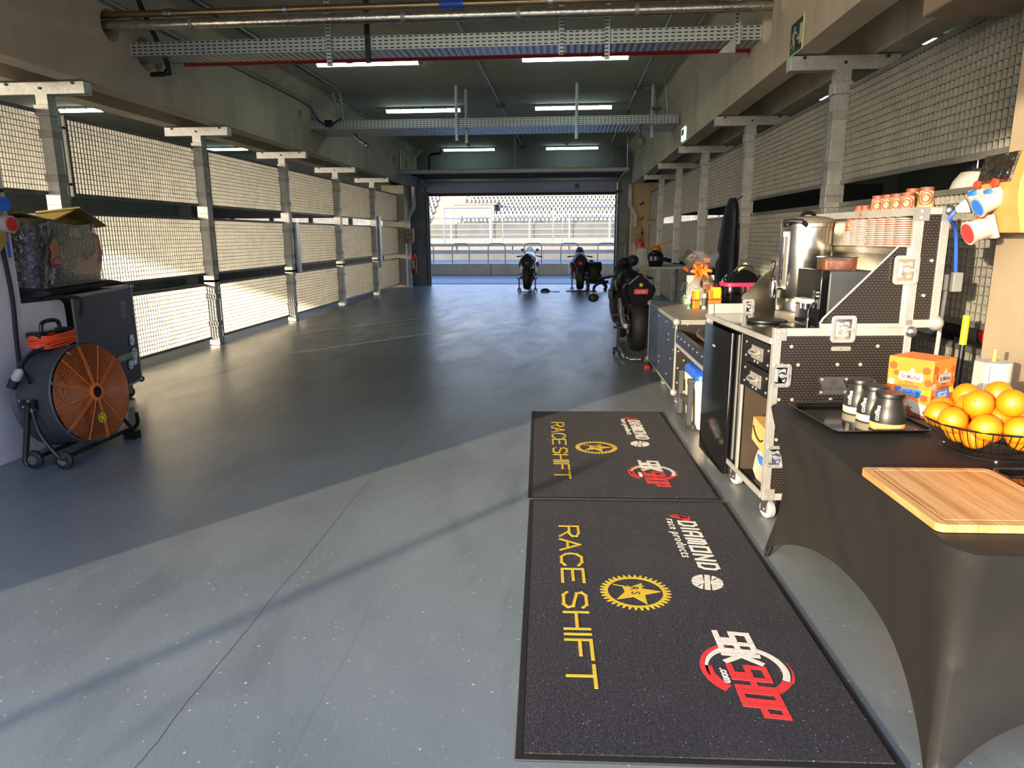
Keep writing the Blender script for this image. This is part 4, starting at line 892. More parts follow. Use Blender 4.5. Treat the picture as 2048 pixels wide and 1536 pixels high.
MB().box(lx0-.075, lx1-.013, .02, ly1-.02, 1.428, 1.436).box(lx0-.075, lx0-.07, .02, ly1-.02, 1.40, 1.436).build('cup_shelf', M['steel'], t)
b = MB()
for y in (.3, .35, .75, .8): b.cyl((lx0+.13, y, 1.58), (lx0+.138, y, 1.58), .007, n=10)
b.build('screw', M['alu'], t)
# --- paper cups on the shelf
def cupmesh(r0, r1, h):
    b = MB(); b.lathe([(r0*.96, .0), (r0+.003, .0), (r0+.003, .005), (r0+.003, .0052)], 20, 0, caps=False); b.lathe([(r0+.003, .0052), (r0-.004, .0056), (r0-.004, .012), (r1-.002, h-.008)], 20, 3, caps=False); b.lathe([(r1, h-.008), (r1, h), (r1-.003, h), (r1-.004, h-.004), (0, h-.004)], 20, 1, caps=False)
    b.lathe([(r0-.0028+.0012+(r1-r0)*z/h*0+.0016, z) if 0 else (r0 + (r1-r0)*z/h - .0022, z) for z in (.018, h-.011)], 20, 2, caps=False)
    for a0 in (0, pi*2/3, pi*4/3):
        n = 18; cz = h*.55; rr_ = lambda z: r0 + (r1-r0)*z/h - .0012
        for (ra, rb) in ((h*.24, h*.30), (h*.12, h*.20)):
            vs = []
            for i in range(n):
                a = 2*pi*i/n
                for rad_ in (ra, rb):
                    z = cz + rad_*sin(a); th = a0 + rad_*cos(a)/rr_(z); vs.append((rr_(z)*cos(th), rr_(z)*sin(th), z))
            b.add(vs, [(2*i, 2*i+1, (2*i+3) % (2*n), (2*i+2) % (2*n)) for i in range(n)], 3)
    return b
big = cupmesh(.045, .032, .118); small = cupmesh(.034, .025, .085)
mat('cup_white', (160,152,138), .7, var=.03)
CM = [M['cup_white'], M['brown_print_shade'], M['cream'], M['brown_print_shade']]  # last brown also paints the shadow line between nested rims
def cupstack(src, x, y, n, dz, lab, z0=1.437):
    global BIG, SML
    for k in range(n):
        if src['o'] is None: o = src['mb'].build('paper_cup', CM); src['o'] = o
        else: o = src['o'].copy(); COL.objects.link(o)
        px, py, _ = kw(x, y); o.location = (px, py, z0 + k*dz); o.rotation_euler = (0, 0, rad(215) + .03*k*(k % 2))
        tag(o, ('topmost paper cup with brown band, %s' if k == n-1 else 'nested paper cup lower down the %s') % lab, 'paper cup', 'stacked paper cups')
SB = {'mb': big, 'o': None}; SS = {'mb': small, 'o': None}
for i, (x, y, n) in enumerate(((.68, .16, 14), (.68, .255, 14), (.68, .35, 14), (.68, .445, 14), (.738, .10, 16), (.73, .208, 16))):
    cupstack(SB, x, y, n, .0112, ('tall front stack nearest the lid end', 'second tall front stack from the lid end', 'third tall front stack from the lid end', 'fourth tall front stack from the lid end', 'tallest rear stack by the lid end', 'second rear stack by the lid end')[i])
for i, (x, y, n) in enumerate(((.66, .535, 16), (.665, .61, 16), (.66, .685, 9))):
    cupstack(SS, x, y, n, .0088, ('small-cup stack beside the tall stacks', 'middle small-cup stack', 'lowest small-cup stack at the left')[i])
# --- water urn
ux, uy = 1.41, 4.36
t = thing('water_urn', 'tall stainless steel hot water urn with black lid handles on the worktop', 'urn', (ux, uy, .986), rad(205))
MB().lathe([(.0, 0), (.142, 0), (.148, .008), (.148, .055), (.140, .06)], 48).build('base', M['urn_grey'], t)
MB().lathe([(.140, .06), (.146, .066), (.147, .075), (.147, .135), (.1455, .137), (.1455, .141), (.147, .143), (.147, .55), (.150, .553), (.150, .575), (.146, .58)], 56, caps=False).build('body', M['steel'], t)
MB().lathe([(.15, .578), (.152, .585), (.14, .60), (.10, .612), (.05, .618), (.0, .62)], 48).build('lid', M['urn_grey'], t)
b = MB()
for s in (-1, 1): b.tube([(s*.05*0 + s*.15, -.06, .565), (s*.19, -.05, .585), (s*.2, 0, .59), (s*.19, .05, .585), (s*.15, .06, .565)], .014, 8, M=RZ(.4))
b.tube(bez([(-.09, 0, .612), (-.05, 0, .635), (.05, 0, .635), (.09, 0, .612)], 5), .012, 8, M=RZ(.4)); b.build('lid_handle', M['black_plastic'], t)
def cylpatch(b, r, a0, a1, z0, z1, th=.004, mi=0, n=8):
    for i in range(n):
        A, B = a0 + (a1-a0)*i/n, a0 + (a1-a0)*(i+1)/n
        b.add([(rr_*cos(a), rr_*sin(a), z) for a in (A, B) for rr_ in (r, r+th) for z in (z0, z1)], [(0,1,5,4),(2,6,7,3),(0,4,6,2),(1,3,7,5),(0,2,3,1),(4,5,7,6)], mi)
    return b
# the tap and sight glass face the front left
FA = rad(-2)
b = cylpatch(MB(), .147, FA-.20, FA+.20, .19, .53, .004); b.build('gauge_frame', M['zinc'], t, bev=.002)
b = cylpatch(MB(), .151, FA-.13, FA+.13, .22, .5, .003); b.build('gauge_back', M['urn_grey'], t)
MB().cyl((.16*cos(FA), .16*sin(FA), .24), (.16*cos(FA), .16*sin(FA), .5), .006, n=8).build('sight_tube', M['chrome'], t)
q = RZ(FA)
MB().cyl((.147, 0, .2), (.215, 0, .2), .012, n=10, M=q).lathe([(.0, -.055), (.011, -.055), (.02, -.02), (.02, .03), (.012, .05), (0, .05)], 14, 0, q @ T3(.215, 0, .2)).build('tap', M['chrome'], t)
MB().tube(bez([(.215, 0, .25), (.225, 0, .29), (.225, .02, .34), (.22, 0, .36), (.225, -.02, .34), (.225, 0, .29)], 5), .005, 6, M=q).ball((.215, 0, .255), .016, 10, 8, M=q).build('tap_lever', M['black_plastic'], t)
b = MB(); A = FA + .62
b.cyl((.146*cos(A), .146*sin(A), .115), (.15*cos(A), .15*sin(A), .115), .006, n=10).cyl((.146*cos(A), .146*sin(A), .092), (.15*cos(A), .15*sin(A), .092), .006, n=10); b.build('indicator_lamp', M['red'], t)
cylpatch(MB(), .147, A+.16, A+.36, .085, .125, .006).build('control_switch', M['urn_grey'], t, bev=.002)
MB().loft([[(x, .085*cos(a), .0 + z) for a, z in ((-1.57, 0), (-1.57, .02))][0:0] or [(.25 + .085*cos(2*pi*i/24)*(1.3), .105*sin(2*pi*i/24), zz) for i in range(24)] for x, zz in ((0, .0), (0, .018))], M=q).build('drip_tray', M['black_plastic'], t, bev=.004)
# --- coffee machine (next to the urn)
t = thing('coffee_machine', 'black box-shaped bean coffee machine between the urn and the honeycomb cheek', 'coffee machine', kw(.295, .2, .986), rad(5))
MB().box(.045, .31, .0, .30, .0, .322).build('body', M['dark_grey'], t, bev=.008)
MB().box(.0, .044, .0, .30, .03, .33).build('front_fascia', M['black_gloss'], t, bev=.006)
MB().cyl((-.012, .12, .15), (.0, .12, .15), .014, n=12).box(-.055, -.0, .05, .19, .15, .175).build('spout_block', M['white'], t, bev=.004)
MB().cyl((-.03, .09, .15), (-.03, .09, .118), .011, n=10).cyl((-.03, .15, .15), (-.03, .15, .118), .011, n=10).build('spout', M['chrome'], t)
MB().tube(bez([(-.02, .02, .16), (-.045, .01, .12), (-.045, .01, .06)], 5), .006, 8).cyl((-.045, .01, .08), (-.045, .01, .03), .011, n=10).build('steam_wand', M['chrome'], t)
MB().box(-.10, .0, .03, .27, .0, .022).build('drip_tray', M['black_plastic'], t, bev=.006)
for z in (.19, .21): MB().cyl((-.014, .04, z), (.0, .04, z), .016, n=12).build('dial', M['chrome'], t)
t = thing('bean_container', 'clear box full of brown coffee beans on top of the coffee machine', 'container', kw(.44, .35, 1.309), rad(5))
MB().box(-.085, .085, -.055, .055, .004, .055).build('beans', M['beans'], t, bev=.006)
rbox(MB(), -.088, .088, -.058, .058, [(.0, 0), (.064, .001)], .02).build('clear_box', M['clear_plastic'], t)
rbox(MB(), -.09, .09, -.06, .06, [(.0645, 0), (.069, .005), (.074, -.002)], .02).build('lid', M['chrome'], t)
# --- things in the open compartment
t = thing('white_sack', 'white paper sack standing in the open compartment under the drawers', 'bag', kw(.2, .19, .151))
MB().loft([[(p[0]*k + .01*sin(4*i), p[1]*k, z) for i, p in enumerate(rrect(-.15, .15, -.11, .11, .03, 4))] for z, k in ((0, .93), (.05, 1.05), (.12, 1.0), (.17, .92), (.19, .7))]).build('sack', M['paper'], t)
MB().box(-.155, -.148, -.04, .06, .11, .15).build('blue_print', M['plug_blue'], t); MB().ball((-.08, .0, .18), (.07, .09, .03), 12, 8).build('pink_wrapper', M['pink'], t)
t = thing('cardboard_box', 'small cardboard box with a curved black mark lying on the white sack', 'box', kw(.2, .2, .40))
MB().box(-.17, .16, -.12, .13, -.045, .09, M=RX(.06)).build('carton', M['cardboard'], t, bev=.004)
MB().tube(bez([(-.172, .10, .05), (-.173, .04, .015), (-.173, -.04, .0), (-.172, -.1, .02)], 6), .005, 6).build('curved_mark', M['black_plastic'], t)
# ============================================================ ON THE LOW CASE
t = thing('gift_basket', 'cellophane wrapped gift basket with big orange bow on the low flight case', 'gift basket', (1.40, 7.66, .776))
MB().lathe([(.0, 0), (.19, 0), (.20, .05), (.19, .06), (0, .06)], 24).build('green_tray', M['mint'], t)
MB().box(-.15, -.02, -.07, .0, .06, .30, M=RZ(.2)).build('white_card', M['white'], t, bev=.004); MB().box(.03, .15, .0, .05, .06, .30, M=RZ(-.15)).build('paper_pack', M['paper'], t, bev=.004)
MB().box(-.12, .02, -.14, -.08, .06, .17).build('photo_box', M['light_grey'], t); MB().cyl((-.06, -.143, .115), (-.06, -.145, .115), .022, n=12).build('dark_dot', M['dark_grey'], t)
MB().cyl((.08, -.1, .06), (.08, -.1, .2), .05, n=14).build('sweet_jar', M['salmon'], t); MB().cyl((.01, -.02, .06), (.0, -.02, .27), .02, n=10).build('bottle', M['brown_print_shade'], t)
rg = []
for z, r in ((.0, .21), (.08, .205), (.2, .16), (.3, .09), (.34, .04), (.37, .07), (.44, .13), (.52, .17)):
    rg.append([(r*(1+.10*sin(5*a+z*9))*cos(a)*1.1, r*(1+.08*sin(7*a+z*20))*sin(a), z + (.05*sin(3*a+1) if z > .4 else 0)) for a in [2*pi*i/36 for i in range(36)]])
MB().loft(rg, caps=False).build('cellophane', M['cello'], t)
b = MB()
for k in range(26):
    a = random.uniform(0, 2*pi); r = random.uniform(.04, .16); z = .36 + random.uniform(-.02, .17); sz = random.uniform(.02, .045)
    b.add([(-sz, -sz*.6, 0), (sz, -sz*.5, .01), (sz*.9, sz*.6, 0), (-sz*.8, sz*.5, -.01)], [(0,1,2,3)], 0, T3(r*cos(a)*.9-.02, r*sin(a)*.6-.03, z) @ Mx.Rotation(random.uniform(0, 3), 4, V((random.random(), random.random(), random.random()))))
for a in range(0, 360, 45): b.tube(bez([(0, -.05, .345), (.06*cos(rad(a)), -.09, .345+.05*sin(rad(a))), (.11*cos(rad(a)), -.08, .345+.09*sin(rad(a))), (.05*cos(rad(a)+.4), -.07, .345+.05*sin(rad(a)+.4)), (0, -.05, .345)], 4), .011, 5)
b.build('orange_bow', M['box_orange'], t)
for i, (x, y, w, h, m, lab, nm) in enumerate(((1.27, 7.12, .065, .17, 'box_orange', 'slim orange packet left of the silver can on the low case', 'packet'), (1.445, 7.10, .13, .19, 'power_yellow', 'bundle of yellow-orange packets right of the silver can on the low case', 'packet'))):
    t = thing('orange_packet', lab, nm, (x, y, .776), .2)
    MB().box(-w/2, w/2, -.04, .04, 0, h).build('packet', M['box_orange' if i == 0 else 'fan_orange'], t, bev=.006); MB().box(-w/2-.002, w/2+.002, -.043, .043, h*.45, h*.52).build('dark_band', M['brown_print_shade'], t)
    MB().box(-w*.3, w*.45, -.042, .0, h*.55, h*1.12, M=RZ(-.1)).build('yellow_flap', M['yellow'], t, bev=.008)
t = thing('spray_can', 'small silver spray can between the orange packets on the low case', 'can', (1.345, 7.05, .776))
MB().lathe([(.0, 0), (.022, 0), (.022, .14), (.014, .155), (0, .155)], 16).build('can_body', M['light_grey'], t); MB().cyl((0, 0, .155), (0, 0, .2), .01, n=10).build('nozzle', M['black_plastic'], t)
MB().lathe([(.0225, .03), (.0225, .11)], 16, caps=False).build('print', M['dark_grey'], t)
t = thing('small_bottle', 'small green-labelled bottle left of the orange packets on the low case', 'bottle', (1.205, 7.1, .776))
MB().lathe([(.0, 0), (.018, 0), (.018, .08), (.008, .1), (.008, .12), (0, .12)], 14).build('bottle_body', M['white'], t); MB().lathe([(.0188, .01), (.0188, .05)], 14, caps=False).build('green_label', M['green'], t)
t = thing('kit_bag', 'black domed kit bag with a pink zip band on the low flight case', 'bag', (1.82, 7.62, .776), .05)
MB().loft([[(p[0]*k, p[1]*k, z) for p in rrect(-.2, .2, -.16, .16, .08, 6)] for z, k in ((0, .95), (.03, 1.0), (.2, .97), (.27, .85), (.33, .6), (.36, .3), (.365, .05))]).build('bag_body', M['black_gloss'], t)
MB().loft([[(p[0]*k, p[1]*k, z) for p in rrect(-.203, .203, -.163, .163, .08, 6)] for z, k in ((.19, .985), (.195, 1.0), (.225, .98), (.23, .96))], caps=False).build('pink_zip_band', M['pink'], t)
MB().tube(bez([(-.1, -.1, .34), (-.05, -.1, .40), (.05, -.1, .40), (.1, -.1, .34)], 5), .012, 6).build('carry_handle', M['black_cloth'], t)
MB().cyl((-.06, -.08, .36), (.03, -.07, .42), .022, n=10).build('rolled_paper', M['paper'], t)
MB().box(.02, .05, -.17, -.165, .15, .2).build('zip_pull', M['pink'], t)
# ============================================================ TABLE WITH STRETCH COVER
TX0, TX1, TY0, TY1, TZ = .945, 1.93, 1.64, 3.20, .742
t = thing('buffet_table', 'folding table under a black stretch cover with arched hem, at right foreground', 'table', (TX0, TY0, 0), rad(1))
W, L = TX1-TX0, TY1-TY0
def side(b):
    N, Kz = 96, 18; per = rrect(0, W, 0, L, .05, 4); out = []
    # even samples along each side with corner pinches
    pts = []
    corners = [(W, L), (0, L), (0, 0), (W, 0)]
    for ci in range(4):
        a, c = corners[ci], corners[(ci+1) % 4]
        for i in range(N//4):
            s = i/(N//4); pts.append((a, c, s))
    rings = []
    for k in range(Kz+1):
        v = k/Kz; ring = []
        for a, c, s in pts:
            dx, dy = c[0]-a[0], c[1]-a[1]; ln = math.hypot(dx, dy); nx, ny = -dy/ln, dx/ln      # inward normal (counter-clockwise loop)
            hem = .23*(1 - abs(2*s-1)**2.6) + .012
            z = TZ - .004 - (TZ - hem)*v
            bow = .13*sin(pi*s)**.8*(v**1.15)*(1 if ln > 1.2 else .75) - .0
            pin = .045*min(1, min(s, 1-s)/.03) if 0 else 0
            inset = .008*v; pull = .085*sin(pi*v)**1.2*max(0, 1 - min(s, 1-s)*2.2)
            cr = .035*max(0, 1 - min(s, 1-s)*ln/.06)**2   # rounded corner
            ux, uy = (a[0]+dx*s, a[1]+dy*s); cx_, cy_ = W/2, L/2; dd = math.hypot(cx_-ux, cy_-uy)
            ring.append((ux + nx*(bow+inset) + (cx_-ux)/dd*(cr+pull), uy + ny*(bow+inset) + (cy_-uy)/dd*(cr+pull), z))
        rings.append(ring)
    b.loft(rings, caps=False)
    top = [(x + (W/2-x)*.012, y + (L/2-y)*.012, TZ) for x, y, z in rings[0]]
    b.loft([rings[0], top], caps=False); n = len(top)
    b.add(top, [tuple(range(n))])
    return b
cv = side(MB()).build('stretch_cover', M['black_cloth'], t, smooth=50)
for sx_, sy_ in ((0, 0), (1, 0), (0, 1), (1, 1)):
    f_ = lambda d: (d if not sx_ else W-d, d if not sy_ else L-d)
    MB().cyl((*f_(.04), 0), (*f_(.2), .7), .012, n=10).build('leg', M['black_metal'], t)
t = thing('red_tub', 'red plastic tub on the floor under the black covered table', 'tub', (1.42, 2.42, 0))
MB().lathe([(.0, 0), (.12, 0), (.14, .15), (.145, .15), (.125, .005), (0, .005)], 20).build('tub_body', M['red'], t)
# serving trays
def serving_tray(lab, loc, rz, w, l):
    t = thing('serving_tray', lab, 'tray', loc, rz, 'black serving trays')
    o = rrect(-w/2, w/2, -l/2, l/2, .035, 5); b = MB()
    rings = []
    for g, z in ((-.02, .0), (-.012, .004), (-.004, .016), (.004, .017), (.004, .014), (-.002, .012), (-.016, .001), (-.02, -.0005)): rings.append([(p[0]*(1+2*g/w), p[1]*(1+2*g/l), z + .001) for p in o])
    b.loft(rings, caps=False); n = len(o); b.add([(p[0]*(1-.04/w), p[1]*(1-.04/l), .0015) for p in o], [tuple(range(n))]); b.add([(p[0]*(1-.04/w), p[1]*(1-.04/l), .0005) for p in o], [tuple(range(n))[::-1]])
    b.build('tray_pan', M['black_gloss'], t)
    q = [[(p[0]*(1+2*g/w), p[1]*(1+2*g/l), z) for p in o] for g, z in ((.004, .0175), (.0055, .019), (.004, .0205), (.0025, .019))]
    MB().loft(q + [q[0]], caps=False).build('bright_rim', M['zinc'], t)
    b = MB()
    for s in (-1, 1): b.loft([[(x, s*(l/2-.004) + s*d, .017 + h) for d, h in ((0, 0), (.018, .004), (.02, .008), (0, .006))] for x in (-.06, -.05, .05, .06)])
    b.build('grip', M['black_plastic'], t); return t
TR = serving_tray('black glossy serving tray under the three black jars', (1.20, 2.905, .743), rad(6), .39, .46)
serving_tray('black serving tray at right frame edge beyond the cutting board', (1.56, 2.02, .743), rad(4), .38, .46)
# jars
def jar(lab, x, y, rz, m2):
    t = thing('storage_jar', lab, 'jar', (x, y, .7455), rz, 'black storage jars')
    MB().lathe([(.0, 0), (.060, 0), (.062, .004), (.0635, .03), (.064, .048), (.061, .07), (.053, .094), (.047, .112), (.046, .128)], 36).build('jar_body', M['dark_metal'], t)
    MB().lathe([(.0, .128), (.047, .128), (.052, .131), (.053, .143), (.051, .147), (.0, .1475)], 36).build('jar_lid', M['black_plastic'], t)
    MB().lathe([(.0606, .001), (.0642, .004), (.065, .03), (.0645, .031)], 36, caps=False).build('label_band', M[m2], t)
    b = MB(); tx = MB().text('coffee', .03, Mx.Identity(4), ext=.0004, off=.0008)
    vs = []
    for x_, y_, z_ in tx.v:
        zz = .040 + x_*.82; rr_ = .0655 - max(0, zz-.055)*.16; a = y_/rr_; vs.append(((rr_+z_)*cos(pi*1.08 + a*-1 + .3), (rr_+z_)*sin(pi*1.08 + a*-1 + .3), zz))
    b.add(vs, [f[::-1] for f in tx.f]); b.build('jar_lettering', M['white'], t)
mat('dark_metal', (52, 50, 47), .38, .5, var=.05)
jar('nearest black jar on the tray, with orange-brown base band', 1.262, 2.765, .1, 'cork'); jar('middle black jar of three on the tray', 1.262, 2.895, .1, 'paper'); jar('farthest black jar of three on the tray, against the honeycomb panel', 1.258, 3.027, .1, 'paper')
# biscuit box
t = thing('biscuit_box', 'orange St Michel Galettes biscuit box standing on the black table', 'box', (1.495, 2.925, .743), rad(36))
bw = .175; bd = .19; bh = .245
MB().box(0, bw, 0, bd, 0, bh).build('carton', M['box_orange'], t, bev=.003)
def face_art(Mf, w):
    b = MB()
    b.prism([(w*.22, .0), (w, .0), (w, .05), (w*.55, .075)], .0004, .001, 0, Mf); b.prism(rrect(w*.26, w*.80, .148, .185, .012, 4), .0004, .0012, 0, Mf); b.prism([(w*.45, .18), (w*.55, .205), (w*.65, .18)], .0004, .0012, 0, Mf); b.prism(circ(w*.11, .135, .014, 14), .0004, .0012, 0, Mf)
    b.build('white_print', M['white'], t)
    b = MB().prism([(w*.2, .082), (w*.78, .082), (w*.8, .116), (w*.2, .116)], .0004, .0012, 0, Mf); b.build('blue_banner', M['plug_blue'], t)
    b = MB().text('pépites de', .017, Mf @ T3(w*.49, .101, .0014), ax='CENTER').text('Chocolat', .02, Mf @ T3(w*.49, .086, .0014), ax='CENTER'); b.build('banner_lettering', M['white'], t)
    b = MB().text('St Michel', .025, Mf @ T3(w*.53, .157, .0014), ax='CENTER', off=.0004, sx=.85).text("P'tites", .014, Mf @ T3(w*.5, .138, .0014), ax='CENTER').text('Galettes', .028, Mf @ T3(w*.5, .119, .0014), ax='CENTER', sx=.9)
    b.build('brown_lettering', M['brown_print_shade'], t); b = MB()
    b.prism([(w*.23, .0), (w*.95, .0), (w*.95, .008), (w*.5, .026), (w*.3, .02)], .0011, .0014, 0, Mf); b.prism(star(w*.55, .03, .022, .008, 6), .0012, .0016, 0, Mf)
    b.build('chocolate_print', M['brown_print_shade'], t)
    b = MB()
    for u, v, r in ((w*.12, .205, .017), (w*.2, .175, .012), (w*.86, .2, .016), (w*.92, .15, .016), (w*.86, .085, .016), (w*.1, .085, .014)): b.prism(circ(u, v, r, 18), .0003, .0009, 0, Mf)
    b.build('biscuit_print', M['box_orange_deep'], t)
    b = MB().prism([(w*.8, .1), (w*.98, .097), (w*.98, .118), (w*.82, .122)], .0005, .0013, 0, Mf); b.build('yellow_flash', M['yellow'], t)
face_art(Mx(((0,0,-1,0),(-1,0,0,bd),(0,1,0,0),(0,0,0,1))), bd)      # left face: u runs from far left to the near corner
face_art(RX(pi/2), bw)                                              # right face
# paper roll on a holder
t = thing('paper_towel_holder', 'white paper towel roll on an upright stick behind the oranges', 'paper towel', (1.78, 3.02, .743))
MB().lathe([(.0, 0), (.07, 0), (.07, .012), (0, .014)], 24).build('holder_base', M['white'], t)
MB().lathe([(.02, .015), (.066, .015), (.068, .02), (.068, .23), (.066, .232), (.02, .232)], 32).build('roll', M['white'], t)
MB().box(-.069, -.05, -.07, .02, .018, .23).build('loose_sheet', M['white'], t, bev=.004)
MB().cyl((0, 0, .0), (0, 0, .285), .009, n=12).build('stick', M['power_yellow'], t)
# wire basket with oranges
BX, BY, BZ = 1.475, 2.47, .743
t = thing('wire_basket', 'black wire fruit bowl heaped with oranges on the table', 'basket', (BX, BY, BZ))
prof = [(.075, .022), (.12, .026), (.155, .045), (.185, .08), (.205, .118)]
b = MB(); b.ring([(.205+.0035*cos(a), .118+.0035*sin(a)) for a in (0, 1.57, 3.14, 4.71)], 60); b.ring([(.08+.003*cos(a), .022+.003*sin(a)) for a in (0, 1.57, 3.14, 4.71)], 40); b.ring([(.14+.003*cos(a), .012+.003*sin(a)) for a in (0, 1.57, 3.14, 4.71)], 48)
b.build('rim_and_rings', M['black_metal'], t)
b = MB()
for k in range(52): a = 2*pi*k/52; b.tube([(r*cos(a), r*sin(a), z) for r, z in prof], .0017, 5)
b.build('wires', M['black_metal'], t)
for k in range(3): a = 2*pi*k/3 - 1.9; MB().ball((.14*cos(a), .14*sin(a), .008), (.008, .008, .008), 10, 8).build('foot', M['zinc'], t)
OP = []
for k in range(5): OP.append((.085*cos(2*pi*k/5+.3), .085*sin(2*pi*k/5+.3), .072))
for k in range(9): OP.append((.148*cos(2*pi*k/9), .148*sin(2*pi*k/9), .118 + .004*(k % 2)))
for k in range(3): OP.append((.052*cos(2*pi*k/3+.9), .052*sin(2*pi*k/3+.9), .145))
for k in range(5): OP.append((.10*cos(2*pi*k/5-.25), .10*sin(2*pi*k/5-.25), .186 + .006*(k % 3)))
OP.append((.005, .01, .222))
R0 = .0465
for it in range(400):          # settle: spheres push apart, stay inside the bowl, sink gently
    for i in range(len(OP)):
        p = V(OP[i]); p.z -= .0006
        for j in range(len(OP)):
            if i != j:
                d = p - V(OP[j]); L_ = d.length
                if L_ < 2*R0 and L_ > 1e-6: p += d/L_*(2*R0-L_)*.5
        rr_ = math.hypot(p.x, p.y); lim = .055 + 1.05*max(0, (p.z-.06))**.8 if p.z < .2 else .30
        lim = min(lim + .03, .162)
        if rr_ > lim: p.x *= lim/rr_; p.y *= lim/rr_
        p.z = max(p.z, .026 + R0 + max(0, rr_-.09)*.75); OP[i] = tuple(p)
o0 = None
order = sorted(range(len(OP)), key=lambda i: -OP[i][2])
for n_, i in enumerate(order):
    p = OP[i]
    if o0 is None:
        o0 = thing('orange', 'x', 'orange'); s = 1
        MB().ball((0, 0, 0), (R0, R0, R0*.96), 28, 18).build('fruit', M['orange_peel'], o0, smooth=80); MB().ball((0, 0, R0*.955), (.004, .004, .0015), 8, 6).build('stem_button', M['ochre'], o0); o = o0
    else: o = dup(o0)
    o.location = (BX+p[0], BY+p[1], BZ+p[2]); o.rotation_euler = (random.uniform(-1.2, 1.2), random.uniform(-1.2, 1.2), random.uniform(0, 6))
    ang = math.degrees(math.atan2(p[1], p[0])) % 360; dirn = ('right', 'far right', 'far', 'far left', 'left', 'near left', 'near', 'near right')[int((ang+22.5)//45) % 8]
    lay = 'topmost' if n_ == 0 else ('upper-layer' if p[2] > .15 else ('rim-level' if math.hypot(p[0], p[1]) > .12 else 'lower-layer'))
    tag(o, '%s orange on the %s side of the heap in the wire bowl' % (lay, dirn), None, 'oranges in the wire bowl')
# cutting board
t = thing('cutting_board', 'rectangular bamboo cutting board with a juice groove on the table corner', 'cutting board', (.958, 1.76, .7435), rad(2))
bw, bl = .40, .455
o = rrect(0, bw, 0, bl, .022, 5); g1 = rrect(.026, bw-.026, .026, bl-.026, .012, 4); g2 = rrect(.034, bw-.034, .034, bl-.034, .008, 4)
b = MB().prism(o, 0, .022, holes=[g1[::-1]]); b.prism(g2, .0, .022); b.prism(g1, .0, .017); b.build('board', M['bamboo'], t, bev=.0025)
